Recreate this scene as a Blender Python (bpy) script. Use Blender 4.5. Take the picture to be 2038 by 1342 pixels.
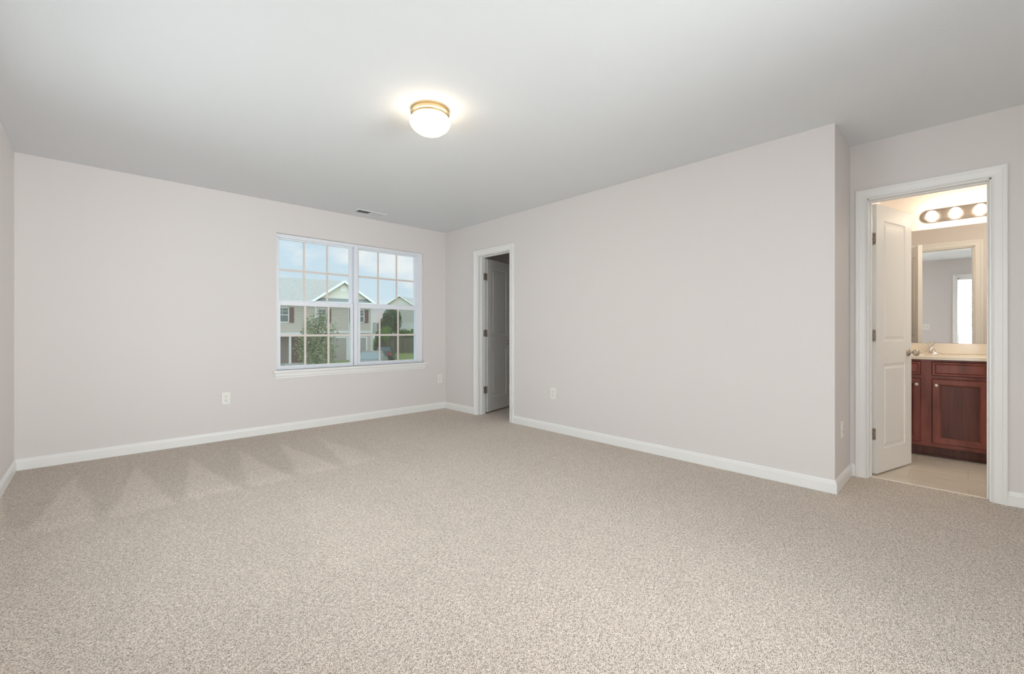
import bpy, bmesh, math, random
from mathutils import Vector, Matrix
for o in list(bpy.data.objects):
    bpy.data.objects.remove(o)
SC = bpy.context.scene
COL = SC.collection
R = math.radians
random.seed(7)

# ------------------------------------------------------------------ camera
cam_d = bpy.data.cameras.new('camera')
cam = bpy.data.objects.new('camera', cam_d)
COL.objects.link(cam)
EYE = 1.067
cam.location = (0, 0, EYE)
cam.rotation_euler = (R(90), 0, R(-43.6))
cam_d.sensor_width = 36
cam_d.lens = 864.5 / 2038 * 36
cam_d.shift_y = -11 / 2038
cam_d.clip_start = 0.05
cam_d.clip_end = 500
SC.camera = cam

# ------------------------------------------------------------------ view, world, big lights
SC.view_settings.view_transform = 'Standard'
SC.view_settings.look = 'None'
SC.view_settings.gamma = 1
SC.view_settings.use_curve_mapping = False
SC.view_settings.exposure = 0.06
SC.cycles.max_bounces = 14
SC.cycles.diffuse_bounces = 8
SC.cycles.glossy_bounces = 6
SC.cycles.transparent_max_bounces = 16
SC.cycles.use_denoising = True
SC.cycles.sample_clamp_indirect = 6

world = bpy.data.worlds.new('world')
SC.world = world
world.use_nodes = True
wn, wl = world.node_tree.nodes, world.node_tree.links
wn.clear()
w_out = wn.new('ShaderNodeOutputWorld')
w_bg = wn.new('ShaderNodeBackground')
w_tc = wn.new('ShaderNodeTexCoord')
w_map = wn.new('ShaderNodeMapping')
w_map.inputs['Scale'].default_value = (1, 1, 2.3)
w_map.inputs['Location'].default_value = (0.35, 0.1, 0.0)
w_noise = wn.new('ShaderNodeTexNoise')
w_noise.inputs['Scale'].default_value = 4.2
w_noise.inputs['Detail'].default_value = 8
w_noise.inputs['Roughness'].default_value = 0.55
w_ramp = wn.new('ShaderNodeValToRGB')
w_ramp.color_ramp.elements[0].position = 0.47
w_ramp.color_ramp.elements[0].color = (0, 0, 0, 1)
w_ramp.color_ramp.elements[1].position = 0.62
w_ramp.color_ramp.elements[1].color = (1, 1, 1, 1)
w_sep = wn.new('ShaderNodeSeparateXYZ')
w_grad = wn.new('ShaderNodeValToRGB')
w_grad.color_ramp.elements[0].position = 0.0
w_grad.color_ramp.elements[0].color = (0.66, 0.79, 0.86, 1)
w_grad.color_ramp.elements[1].position = 0.5
w_grad.color_ramp.elements[1].color = (0.52, 0.70, 0.86, 1)
w_mix = wn.new('ShaderNodeMixRGB')
w_mix.inputs[2].default_value = (0.88, 0.90, 0.91, 1)
wl.new(w_tc.outputs['Generated'], w_map.inputs[0])
wl.new(w_map.outputs[0], w_noise.inputs['Vector'])
wl.new(w_noise.outputs['Fac'], w_ramp.inputs[0])
wl.new(w_tc.outputs['Generated'], w_sep.inputs[0])
wl.new(w_sep.outputs['Z'], w_grad.inputs[0])
wl.new(w_grad.outputs[0], w_mix.inputs[1])
wl.new(w_ramp.outputs[0], w_mix.inputs[0])
wl.new(w_mix.outputs[0], w_bg.inputs['Color'])
w_dot = wn.new('ShaderNodeVectorMath')
w_dot.operation = 'DOT_PRODUCT'
w_dot.inputs[1].default_value = (-0.45, -0.62, 0.64)
w_mr = wn.new('ShaderNodeMapRange')
w_mr.inputs['From Min'].default_value = -0.15
w_mr.inputs['From Max'].default_value = 0.95
w_mr.inputs['To Min'].default_value = 1.0
w_mr.inputs['To Max'].default_value = 2.6
wl.new(w_tc.outputs['Generated'], w_dot.inputs[0])
wl.new(w_dot.outputs['Value'], w_mr.inputs['Value'])
wl.new(w_mr.outputs[0], w_bg.inputs['Strength'])
wl.new(w_bg.outputs[0], w_out.inputs[0])


def area(name, loc, rot, sx, sy, power, color):
    d = bpy.data.lights.new(name, 'AREA')
    d.shape = 'RECTANGLE'
    d.size, d.size_y = sx, sy
    d.energy = power
    d.color = color
    o = bpy.data.objects.new(name, d)
    COL.objects.link(o)
    o.location = loc
    o.rotation_euler = rot
    return o


# left: daylight of the mirrored window; back and side: added fill lights, unseen
DAY_AND_FILL = {'back': (43, (0.975, 0.98, 1.0)), 'left': (72, (1, 0.975, 0.965)), 'side': (28, (0.99, 0.98, 0.975))}
back_fill = area('added_back_fill', (1.85, -1.10, 1.32), (R(90), 0, R(20)), 1.3, 1.5, *DAY_AND_FILL['back'])
back_fill.data.spread = R(95)
area('daylight_left_window', (-0.72, -0.37, 1.36), (R(90), 0, R(-90)), 0.60, 1.36, *DAY_AND_FILL['left'])
area('added_side_fill', (-0.80, 2.40, 1.36), (R(90), 0, R(-90)), 1.9, 1.36, *DAY_AND_FILL['side'])



# ------------------------------------------------------------------ materials
def srgb(r, g, b):
    f = lambda v: (v / 255) / 12.92 if v / 255 <= 0.04045 else ((v / 255 + 0.055) / 1.055) ** 2.4
    return (f(r), f(g), f(b), 1)


def mat(name, color, rough=0.5, metal=0.0, bump=None, spec=0.5, emis=None, vary=None, coat=0.0):
    """bump=(scale, strength, distance, detail); vary=(scale, color2, lo, hi, stretch)"""
    m = bpy.data.materials.new(name)
    m.use_nodes = True
    n, l = m.node_tree.nodes, m.node_tree.links
    b = n['Principled BSDF']
    b.inputs['Base Color'].default_value = color
    b.inputs['Roughness'].default_value = rough
    b.inputs['Metallic'].default_value = metal
    b.inputs['Specular IOR Level'].default_value = spec
    b.inputs['Coat Weight'].default_value = coat
    tc = None
    if bump or vary:
        tc = n.new('ShaderNodeTexCoord')
    if vary:
        sc, c2, lo, hi, st = vary
        mp = n.new('ShaderNodeMapping')
        mp.inputs['Scale'].default_value = st
        tx = n.new('ShaderNodeTexNoise')
        tx.inputs['Scale'].default_value = sc
        tx.inputs['Detail'].default_value = 5
        rp = n.new('ShaderNodeValToRGB')
        rp.color_ramp.elements[0].position = lo
        rp.color_ramp.elements[0].color = color
        rp.color_ramp.elements[1].position = hi
        rp.color_ramp.elements[1].color = c2
        l.new(tc.outputs['Object'], mp.inputs[0])
        l.new(mp.outputs[0], tx.inputs['Vector'])
        l.new(tx.outputs['Fac'], rp.inputs[0])
        l.new(rp.outputs[0], b.inputs['Base Color'])
    if bump:
        t = n.new('ShaderNodeTexNoise')
        t.inputs['Scale'].default_value = bump[0]
        t.inputs['Detail'].default_value = bump[3]
        bp = n.new('ShaderNodeBump')
        bp.inputs['Strength'].default_value = bump[1]
        bp.inputs['Distance'].default_value = bump[2]
        l.new(tc.outputs['Object'], t.inputs['Vector'])
        l.new(t.outputs['Fac'], bp.inputs['Height'])
        l.new(bp.outputs[0], b.inputs['Normal'])
    if emis:
        b.inputs['Emission Color'].default_value = emis[0]
        b.inputs['Emission Strength'].default_value = emis[1]
    return m


M = {}
M['wall'] = mat('greige_paint', srgb(224, 219, 217), 0.75, bump=(95, 0.10, 0.002, 3), spec=0.25)
M['ceil'] = mat('ceiling_paint', srgb(226, 229, 231), 0.9, bump=(75, 0.28, 0.003, 4), spec=0.15)
M['bathwall'] = mat('bathroom_paint', srgb(224, 217, 206), 0.6, bump=(95, 0.1, 0.002, 3), spec=0.3)
M['trim'] = mat('white_trim_paint', srgb(238, 238, 236), 0.35, spec=0.5)
M['doorpaint'] = mat('white_door_paint', srgb(238, 238, 235), 0.38, bump=(60, 0.05, 0.001, 2))
M['vinyl'] = mat('white_vinyl', srgb(236, 240, 246), 0.35)
M['grille'] = mat('shaded_white_grille', srgb(226, 216, 210), 0.45)  # white grilles; their backlit shade is put into the beige
M['plate'] = mat('white_plastic', srgb(236, 236, 230), 0.3)
M['slot'] = mat('dark_slot', srgb(30, 28, 26), 0.6)
M['nickel'] = mat('satin_nickel', srgb(196, 184, 170), 0.38, 0.75)
M['champagne'] = mat('champagne_metal', srgb(214, 192, 152), 0.28, 1.0)
M['chrome'] = mat('chrome', srgb(225, 220, 214), 0.08, 1.0)
M['bar'] = mat('brushed_nickel_bar', srgb(206, 197, 186), 0.22, 1.0)
M['knob'] = mat('pale_knob', srgb(214, 204, 188), 0.25, 0.8)
M['cherry'] = mat('cherry_wood', srgb(104, 48, 38), 0.42, vary=(14, srgb(142, 76, 62), 0.3, 0.75, (1, 1, 0.22)), bump=(120, 0.04, 0.001, 3))
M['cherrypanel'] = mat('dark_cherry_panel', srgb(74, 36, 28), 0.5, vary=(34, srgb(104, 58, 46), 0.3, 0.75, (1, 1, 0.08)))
M['marble'] = mat('cultured_marble', srgb(240, 230, 212), 0.15, spec=0.6)
M['dark'] = mat('duct_shade', srgb(24, 26, 26), 0.8)


def simple_glass(name, tint=(1, 1, 1, 1), refl=0.5):
    m = bpy.data.materials.new(name)
    m.use_nodes = True
    n, l = m.node_tree.nodes, m.node_tree.links
    n.clear()
    o = n.new('ShaderNodeOutputMaterial')
    t = n.new('ShaderNodeBsdfTransparent')
    t.inputs[0].default_value = tint
    g = n.new('ShaderNodeBsdfGlossy')
    g.inputs['Roughness'].default_value = 0.02
    f = n.new('ShaderNodeFresnel')
    f.inputs[0].default_value = 1.45
    mu = n.new('ShaderNodeMath')
    mu.operation = 'MULTIPLY'
    mu.inputs[1].default_value = refl
    mx = n.new('ShaderNodeMixShader')
    l.new(f.outputs[0], mu.inputs[0])
    l.new(mu.outputs[0], mx.inputs[0])
    l.new(t.outputs[0], mx.inputs[1])
    l.new(g.outputs[0], mx.inputs[2])
    l.new(mx.outputs[0], o.inputs[0])
    return m


M['glass'] = simple_glass('window_glass', (0.96, 0.98, 0.98, 1))


def mesh_screen(name, color, alpha):
    m = bpy.data.materials.new(name)
    m.use_nodes = True
    n, l = m.node_tree.nodes, m.node_tree.links
    n.clear()
    o = n.new('ShaderNodeOutputMaterial')
    t = n.new('ShaderNodeBsdfTransparent')
    d = n.new('ShaderNodeBsdfDiffuse')
    d.inputs[0].default_value = color
    mx = n.new('ShaderNodeMixShader')
    mx.inputs[0].default_value = alpha
    l.new(t.outputs[0], mx.inputs[1])
    l.new(d.outputs[0], mx.inputs[2])
    l.new(mx.outputs[0], o.inputs[0])
    return m


M['screen'] = mesh_screen('insect_screen', srgb(132, 128, 118), 0.26)

m = bpy.data.materials.new('mirror_silver')
m.use_nodes = True
b = m.node_tree.nodes['Principled BSDF']
b.inputs['Base Color'].default_value = (0.93, 0.94, 0.93, 1)
b.inputs['Metallic'].default_value = 1
b.inputs['Roughness'].default_value = 0.0
M['mirror'] = m

m = bpy.data.materials.new('clear_acrylic')
m.use_nodes = True
b = m.node_tree.nodes['Principled BSDF']
b.inputs['Base Color'].default_value = srgb(240, 236, 230)
b.inputs['Roughness'].default_value = 0.05
b.inputs['Transmission Weight'].default_value = 0.7
b.inputs['IOR'].default_value = 1.49
M['acrylic'] = m

M['lampglass'] = mat('lit_opal_glass', srgb(250, 245, 235), 0.25, emis=((1.0, 0.83, 0.62, 1), 8.5))
M['bulb'] = mat('lit_bulb', srgb(255, 250, 240), 0.2, emis=((1.0, 0.80, 0.62, 1), 40.0))


# carpet: speckled cut pile with brushed vacuum wedges in the pile
def carpet_mat():
    m = bpy.data.materials.new('speckled_carpet')
    m.use_nodes = True
    n, l = m.node_tree.nodes, m.node_tree.links
    b = n['Principled BSDF']
    b.inputs['Roughness'].default_value = 1.0
    b.inputs['Specular IOR Level'].default_value = 0.05
    b.inputs['Sheen Weight'].default_value = 0.25
    b.inputs['Sheen Tint'].default_value = (1.0, 0.93, 0.86, 1)
    b.inputs['Sheen Roughness'].default_value = 0.5
    tc = n.new('ShaderNodeTexCoord')

    def noise(scale, detail, rough=0.5, vec=None):
        t = n.new('ShaderNodeTexNoise')
        t.inputs['Scale'].default_value = scale
        t.inputs['Detail'].default_value = detail
        t.inputs['Roughness'].default_value = rough
        l.new(vec or tc.outputs['Object'], t.inputs['Vector'])
        return t.outputs['Fac']

    def mth(op, a, c=None, clamp=False):
        t = n.new('ShaderNodeMath')
        t.operation = op
        t.use_clamp = clamp
        for i, v in enumerate((a, c)):
            if v is None:
                continue
            if isinstance(v, (int, float)):
                t.inputs[i].default_value = v
            else:
                l.new(v, t.inputs[i])
        return t.outputs[0]

    mp = n.new('ShaderNodeMapping')
    mp.inputs['Rotation'].default_value = (0, 0, R(-30))
    mp.inputs['Scale'].default_value = (1.0, 1.45, 1.0)
    l.new(tc.outputs['Object'], mp.inputs[0])
    f1 = mth('MULTIPLY', mth('SUBTRACT', noise(215, 2, 0.6, mp.outputs[0]), 0.5), 1.35)
    f2 = mth('MULTIPLY', mth('SUBTRACT', noise(62, 2, 0.6, mp.outputs[0]), 0.5), 0.45)
    fine = mth('ADD', mth('ADD', f1, f2), 0.5)
    rp = n.new('ShaderNodeValToRGB')
    e = rp.color_ramp.elements
    e[0].position = 0.26
    e[0].color = srgb(92, 76, 66)  # dark end also paints the pile's shadow dashes
    e[1].position = 0.72
    e[1].color = srgb(252, 243, 232)
    k = e.new(0.42)
    k.color = srgb(180, 163, 148)
    k = e.new(0.50)
    k.color = srgb(216, 203, 190)
    l.new(fine, rp.inputs[0])
    # mottling
    mot = noise(14, 5, 0.75)
    big = noise(1.6, 3)
    # dark flecks: speckle, with shade between the tufts painted in
    mp3 = n.new('ShaderNodeMapping')
    mp3.inputs['Rotation'].default_value = (0, 0, R(20))
    mp3.inputs['Scale'].default_value = (1.0, 1.8, 1.0)
    l.new(tc.outputs['Object'], mp3.inputs[0])
    fleck = mth('MULTIPLY', mth('SUBTRACT', noise(120, 2, 0.6, mp3.outputs[0]), 0.58), 9.0, True)
    # vacuum wedges
    sp = n.new('ShaderNodeSeparateXYZ')
    l.new(tc.outputs['Object'], sp.inputs[0])
    wob = noise(2.2, 1)
    X = mth('ADD', sp.outputs['X'], mth('MULTIPLY', mth('SUBTRACT', wob, 0.5), 0.06))
    Y = sp.outputs['Y']

    def wedges(x0, period, yapex, ybase, lo, hi, skew=0.0):
        xs = mth('ADD', X, mth('MULTIPLY', mth('SUBTRACT', Y, yapex), skew))
        ph = mth('FRACT', mth('ADD', mth('DIVIDE', mth('SUBTRACT', xs, x0), period), 0.5))
        tri = mth('MULTIPLY', mth('ABSOLUTE', mth('SUBTRACT', ph, 0.5)), 2.0)
        wid = mth('DIVIDE', mth('SUBTRACT', yapex, Y), yapex - ybase)
        inside = mth('MULTIPLY', mth('SUBTRACT', wid, tri), 5.0, True)
        inside = mth('MULTIPLY', inside, mth('MULTIPLY', mth('SUBTRACT', Y, ybase), 12.0, True))
        rng = mth('MULTIPLY', mth('MULTIPLY', mth('SUBTRACT', X, lo), 8.0, True),
                  mth('MULTIPLY', mth('SUBTRACT', hi, X), 2.2, True))
        return mth('MULTIPLY', inside, rng)

    w1 = wedges(0.22, 0.345, 4.66, 3.35, -2.0, 1.95, -0.02)
    w2 = wedges(0.30, 0.69, 3.30, 1.9, -2.0, 1.9, 0.02)
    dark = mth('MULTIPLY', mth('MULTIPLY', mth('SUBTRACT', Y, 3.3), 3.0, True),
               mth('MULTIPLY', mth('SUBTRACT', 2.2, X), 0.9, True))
    amt = mth('ADD', 1.10, mth('MULTIPLY', w1, 0.16))
    amt = mth('ADD', amt, mth('MULTIPLY', w2, 0.045))
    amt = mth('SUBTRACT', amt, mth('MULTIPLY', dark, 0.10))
    amt = mth('ADD', amt, mth('MULTIPLY', mth('SUBTRACT', mot, 0.5), 0.5))
    amt = mth('ADD', amt, mth('MULTIPLY', mth('SUBTRACT', big, 0.5), 0.14))
    amt = mth('MULTIPLY', amt, mth('SUBTRACT', 1.0, mth('MULTIPLY', fleck, 0.5)))
    vm = n.new('ShaderNodeVectorMath')
    vm.operation = 'SCALE'
    l.new(rp.outputs[0], vm.inputs[0])
    l.new(amt, vm.inputs['Scale'])
    l.new(vm.outputs[0], b.inputs['Base Color'])
    bp = n.new('ShaderNodeBump')
    bp.inputs['Strength'].default_value = 0.8
    bp.inputs['Distance'].default_value = 0.006
    l.new(fine, bp.inputs['Height'])
    l.new(bp.outputs[0], b.inputs['Normal'])
    return m


M['carpet'] = carpet_mat()


def tile_mat():
    m = bpy.data.materials.new('wood_look_tile')
    m.use_nodes = True
    n, l = m.node_tree.nodes, m.node_tree.links
    b = n['Principled BSDF']
    b.inputs['Roughness'].default_value = 0.3
    tc = n.new('ShaderNodeTexCoord')
    mp = n.new('ShaderNodeMapping')
    mp.inputs['Rotation'].default_value = (0, 0, R(90))
    br = n.new('ShaderNodeTexBrick')
    br.inputs['Scale'].default_value = 1.0
    br.inputs['Brick Width'].default_value = 0.61
    br.inputs['Row Height'].default_value = 0.305
    br.inputs['Mortar Size'].default_value = 0.002
    br.inputs['Color1'].default_value = srgb(222, 214, 200)
    br.inputs['Color2'].default_value = srgb(214, 205, 190)
    br.inputs['Mortar'].default_value = srgb(188, 178, 162)
    mp2 = n.new('ShaderNodeMapping')
    mp2.inputs['Scale'].default_value = (22, 1.2, 1)
    ns = n.new('ShaderNodeTexNoise')
    ns.inputs['Scale'].default_value = 3
    ns.inputs['Detail'].default_value = 4
    mx = n.new('ShaderNodeMixRGB')
    mx.blend_type = 'MULTIPLY'
    mx.inputs[0].default_value = 0.35
    rp = n.new('ShaderNodeValToRGB')
    rp.color_ramp.elements[0].position = 0.3
    rp.color_ramp.elements[0].color = srgb(196, 186, 170)
    rp.color_ramp.elements[1].position = 0.7
    rp.color_ramp.elements[1].color = (1, 1, 1, 1)
    l.new(tc.outputs['Object'], mp.inputs[0])
    l.new(mp.outputs[0], br.inputs['Vector'])
    l.new(tc.outputs['Object'], mp2.inputs[0])
    l.new(mp2.outputs[0], ns.inputs['Vector'])
    l.new(ns.outputs['Fac'], rp.inputs[0])
    l.new(br.outputs['Color'], mx.inputs[1])
    l.new(rp.outputs[0], mx.inputs[2])
    l.new(mx.outputs[0], b.inputs['Base Color'])
    return m


M['tile'] = tile_mat()


# ------------------------------------------------------------------ mesh helpers
class MB:
    """collects shapes, links them as one mesh object"""

    def __init__(self):
        self.bm = bmesh.new()

    def box(self, x0, x1, y0, y1, z0, z1, bev=0.0, seg=1):
        bm = self.bm if not bev else bmesh.new()
        vs = [bm.verts.new((x, y, z)) for x in (x0, x1) for y in (y0, y1) for z in (z0, z1)]
        for f in ((0, 1, 3, 2), (4, 6, 7, 5), (0, 4, 5, 1), (2, 3, 7, 6), (0, 2, 6, 4), (1, 5, 7, 3)):
            bm.faces.new([vs[i] for i in f])
        if bev:
            bmesh.ops.bevel(bm, geom=bm.edges[:], offset=bev, segments=seg, affect='EDGES', profile=0.6)
            self._merge(bm)
        return self

    def _merge(self, bm, mtx=None):
        if mtx is not None:
            bmesh.ops.transform(bm, matrix=mtx, verts=bm.verts)
        me = bpy.data.meshes.new('tmp')
        bm.to_mesh(me)
        bm.free()
        self.bm.from_mesh(me)
        bpy.data.meshes.remove(me)

    def quad(self, *p):
        self.bm.faces.new([self.bm.verts.new(q) for q in p])
        return self

    def lathe(self, prof, n=40, mtx=None, cap=True):
        bm = bmesh.new()
        rings = []
        for r, z in prof:
            if r < 1e-6:
                rings.append([bm.verts.new((0, 0, z))])
            else:
                rings.append([bm.verts.new((r * math.cos(2 * math.pi * i / n), r * math.sin(2 * math.pi * i / n), z)) for i in range(n)])
        for a, c in zip(rings, rings[1:]):
            for i in range(n):
                j = (i + 1) % n
                if len(a) == 1 and len(c) == 1:
                    continue
                if len(a) == 1:
                    bm.faces.new((a[0], c[j], c[i]))
                elif len(c) == 1:
                    bm.faces.new((a[i], a[j], c[0]))
                else:
                    bm.faces.new((a[i], a[j], c[j], c[i]))
        if cap:
            for rg in (rings[0], rings[-1]):
                if len(rg) > 1:
                    bm.faces.new(rg)
        bmesh.ops.recalc_face_normals(bm, faces=bm.faces)
        self._merge(bm, mtx)
        return self

    def tube(self, pts, r, n=12):
        """round bar through points; r a number or list"""
        bm = bmesh.new()
        pts = [Vector(p) for p in pts]
        rr = r if isinstance(r, (list, tuple)) else [r] * len(pts)
        rings = []
        for i, p in enumerate(pts):
            d = (pts[min(i + 1, len(pts) - 1)] - pts[max(i - 1, 0)]).normalized()
            up = Vector((0, 0, 1)) if abs(d.z) < 0.9 else Vector((1, 0, 0))
            a = d.cross(up).normalized()
            c = a.cross(d)
            rings.append([bm.verts.new(p + (a * math.cos(2 * math.pi * k / n) + c * math.sin(2 * math.pi * k / n)) * rr[i]) for k in range(n)])
        for a, c in zip(rings, rings[1:]):
            for k in range(n):
                bm.faces.new((a[k], a[(k + 1) % n], c[(k + 1) % n], c[k]))
        bm.faces.new(rings[0])
        bm.faces.new(rings[-1])
        bmesh.ops.recalc_face_normals(bm, faces=bm.faces)
        self._merge(bm)
        return self

    def prism(self, pts, d):
        """planar polygon pts extruded by vector d"""
        bm = bmesh.new()
        a = [bm.verts.new(p) for p in pts]
        c = [bm.verts.new(Vector(p) + Vector(d)) for p in pts]
        bm.faces.new(a)
        bm.faces.new(c[::-1])
        k = len(pts)
        for i in range(k):
            bm.faces.new((a[i], c[i], c[(i + 1) % k], a[(i + 1) % k]))
        bmesh.ops.recalc_face_normals(bm, faces=bm.faces)
        self._merge(bm)
        return self

    def xform(self, mtx):
        bmesh.ops.transform(self.bm, matrix=mtx, verts=self.bm.verts)
        return self

    def build(self, name, material, parent=None, smooth=False, loc=None):
        bmesh.ops.recalc_face_normals(self.bm, faces=self.bm.faces)
        me = bpy.data.meshes.new(name)
        self.bm.to_mesh(me)
        self.bm.free()
        if material:
            me.materials.append(material)
        if smooth:
            for p in me.polygons:
                p.use_smooth = True
            try:
                me.set_sharp_from_angle(angle=R(40))
            except Exception:
                pass
        o = bpy.data.objects.new(name, me)
        COL.objects.link(o)
        if loc:
            o.location = loc
        if parent:
            o.parent = parent
        return o


def tag(o, label=None, cat=None, group=None, kind=None):
    if label:
        o['label'] = label
    if cat:
        o['category'] = cat
    if group:
        o['group'] = group
    if kind:
        o['kind'] = kind
    return o


def empty(name, loc=(0, 0, 0), rz=0.0):
    o = bpy.data.objects.new(name, None)
    COL.objects.link(o)
    o.location = loc
    o.rotation_euler = (0, 0, rz)
    o.empty_display_size = 0.1
    return o


def copy_tree(o, parent=None):
    c = o.copy()
    COL.objects.link(c)
    c.parent = parent
    for ch in list(o.children):
        copy_tree(ch, c)
    return c


def loop_ring(bm, a, c):
    n = len(a)
    for i in range(n):
        bm.faces.new((a[i], a[(i + 1) % n], c[(i + 1) % n], c[i]))


def panel_slab(mb, w, h, t, panels, prof, both=True):
    """door slab in local space: x 0..w, z 0..h, y 0 (front) .. t (back); each panel a moulded recess"""
    for side in ((0, 1) if both else (0,)):
        bm = bmesh.new()
        xs = sorted({0, w} | {p[0] for p in panels} | {p[1] for p in panels})
        zs = sorted({0, h} | {p[2] for p in panels} | {p[3] for p in panels})
        yb = 0 if side == 0 else t
        sg = 1 if side == 0 else -1
        for i in range(len(xs) - 1):
            for j in range(len(zs) - 1):
                cx, cz = (xs[i] + xs[i + 1]) / 2, (zs[j] + zs[j + 1]) / 2
                if any(p[0] < cx < p[1] and p[2] < cz < p[3] for p in panels):
                    continue
                bm.faces.new([bm.verts.new((x, yb, z)) for x, z in ((xs[i], zs[j]), (xs[i + 1], zs[j]), (xs[i + 1], zs[j + 1]), (xs[i], zs[j + 1]))])
        for p in panels:
            prev = None
            for ins, dep in [(0, 0)] + list(prof):
                ring = [bm.verts.new((x, yb + sg * dep, z)) for x, z in ((p[0] + ins, p[2] + ins), (p[1] - ins, p[2] + ins), (p[1] - ins, p[3] - ins), (p[0] + ins, p[3] - ins))]
                if prev:
                    loop_ring(bm, prev, ring)
                prev = ring
            bm.faces.new(prev)
        bmesh.ops.remove_doubles(bm, verts=bm.verts, dist=1e-6)
        mb._merge(bm)
    bm = bmesh.new()
    c = [(0, 0), (w, 0), (w, h), (0, h)]
    a = [bm.verts.new((x, 0, z)) for x, z in c]
    d = [bm.verts.new((x, t, z)) for x, z in c]
    loop_ring(bm, a, d)
    if not both:
        bm.faces.new(d)
    mb._merge(bm)
    bmesh.ops.remove_doubles(mb.bm, verts=mb.bm.verts, dist=1e-6)


CASING = [(0.004, 0), (0.004, 0.010), (0.009, 0.012), (0.013, 0.0095), (0.030, 0.012), (0.044, 0.0145), (0.050, 0.0185), (0.058, 0.020), (0.066, 0.019), (0.068, 0.016), (0.068, 0)]


def casing(name, X, n, y0, y1, zt, label):
    """moulded casing on the plane x=X facing n (+1/-1), round an opening y0..y1 up to zt"""
    mb = MB()
    bm = mb.bm
    prev = None
    rows = []
    for u, v in CASING:
        rows.append([bm.verts.new((X + n * v, y, z)) for y, z in ((y0 - u, 0), (y0 - u, zt + u), (y1 + u, zt + u), (y1 + u, 0))])
    for a, c in zip(rows, rows[1:]):
        for i in range(3):
            bm.faces.new((a[i], a[i + 1], c[i + 1], c[i]))
    return tag(mb.build(name, M['trim']), label, 'door trim', kind='structure')


BASE = [(0, 0), (0.013, 0), (0.013, 0.062), (0.0105, 0.068), (0.0095, 0.076), (0.006, 0.082), (0.004, 0.087), (0, 0.087)]


def baseboard(name, p0, p1, nrm, e0=0, e1=0, label=None):
    """board from p0 to p1 on a wall whose room side is nrm; e0/e1 = +1 outer corner, -1 inner corner, 0 square"""
    mb = MB()
    bm = mb.bm
    p0, p1, nv = Vector((*p0, 0)), Vector((*p1, 0)), Vector((*nrm, 0))
    d = (p1 - p0).normalized()
    A = [bm.verts.new(p0 + nv * t - d * e0 * t + Vector((0, 0, z))) for t, z in BASE]
    Bv = [bm.verts.new(p1 + nv * t + d * e1 * t + Vector((0, 0, z))) for t, z in BASE]
    loop_ring(bm, A, Bv)
    bm.faces.new(A)
    bm.faces.new(Bv)
    return tag(mb.build(name, M['trim']), label or 'white painted baseboard along the foot of the wall', 'baseboard', kind='structure')


def wall_with_holes(name, axis, c0, c1, a0, a1, z0, z1, holes, material, label):
    """axis 'x': slab x=c0..c1, spanning y a0..a1; axis 'y': slab y=c0..c1 spanning x a0..a1; holes = (a,b,zlo,zhi)"""
    mb = MB()

    def bx(a, b, lo, hi):
        if b - a < 1e-5 or hi - lo < 1e-5:
            return
        if axis == 'x':
            mb.box(c0, c1, a, b, lo, hi)
        else:
            mb.box(a, b, c0, c1, lo, hi)
    cur = a0
    for h in sorted(holes):
        bx(cur, h[0], z0, z1)
        bx(h[0], h[1], z0, h[2])
        bx(h[0], h[1], h[3], z1)
        cur = h[1]
    bx(cur, a1, z0, z1)
    return tag(mb.build(name, material), label, 'wall', kind='structure')


# ------------------------------------------------------------------ room plan
XL, XR, YF, YB = -0.466, 3.51, 5.03, -0.75     # left wall, right wall, window wall, back wall
XB = 4.05                                     # wall that holds the bathroom door
YR = 0.605                                    # return wall where the right wall steps back
H = 2.44
XM = 5.66                                     # bathroom mirror wall
CD = (3.72, 4.32)                             # closet door opening (y)
BD = (-0.10, 0.505)                           # bathroom door opening (y)
DH = 2.03
WX0, WX1, WZ0, WZ1 = 1.360, 3.157, 0.655, 2.113

floor = MB().box(XL - 0.12, 5.1, YR - 0.12, YF + 0.1, -0.06, 0.0).box(XL - 0.12, 4.112, YB - 0.1, YR - 0.12, -0.06, 0.0).build('floor', M['carpet'])
tag(floor, 'speckled beige carpet over the whole bedroom with vacuum marks', 'carpet', kind='structure')
bf = MB().box(4.112, XM + 0.1, -1.3, YR - 0.12, -0.06, -0.004).box(4.17, XM + 0.1, YR - 0.12, 0.80, -0.062, -0.004)
bf = tag(bf.build('floor_bathroom', M['tile']), 'pale wood-look tile floor of the bathroom', 'tile floor', kind='structure')
tag(MB().box(4.098, 4.124, BD[0], BD[1], -0.003, 0.004, 0.002).build('trim_threshold', M['marble']), 'pale threshold strip between carpet and bathroom tile', 'threshold', kind='structure')

tag(MB().box(XL - 0.12, XM + 0.1, YB - 0.12, YF + 0.16, H, H + 0.1).build('ceiling', M['ceil']), 'smooth off-white ceiling over the bedroom', 'ceiling', kind='structure')

wall_with_holes('wall_window_side', 'y', YF, YF + 0.16, XL - 0.12, 5.1, -0.1, H, [(WX0, WX1, WZ0, WZ1)], M['wall'], 'pale greige wall that holds the double window')
wall_with_holes('wall_left', 'x', XL - 0.12, XL, YB, YF, -0.1, H, [(-0.665, -0.075, 0.66, 2.08), (1.4, 3.4, 0.66, 2.08)], M['wall'], 'pale greige wall at the left edge')
wall_with_holes('wall_back', 'y', YB - 0.12, YB, XL - 0.12, XB + 0.12, -0.1, H, [(1.15, 2.55, 0.55, 2.08)], M['wall'], 'pale greige wall behind the viewer')
wall_with_holes('wall_right', 'x', XR, XR + 0.12, YR - 0.0, YF, -0.1, H, [(CD[0], CD[1], -0.1, DH)], M['wall'], 'long pale greige wall with the closet door')
tag(MB().box(XR + 0.12, XM + 0.1, YR, YR + 0.115, -0.1, H).build('wall_return', M['wall']), 'short greige return wall beside the bathroom door', 'wall', kind='structure')
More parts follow.
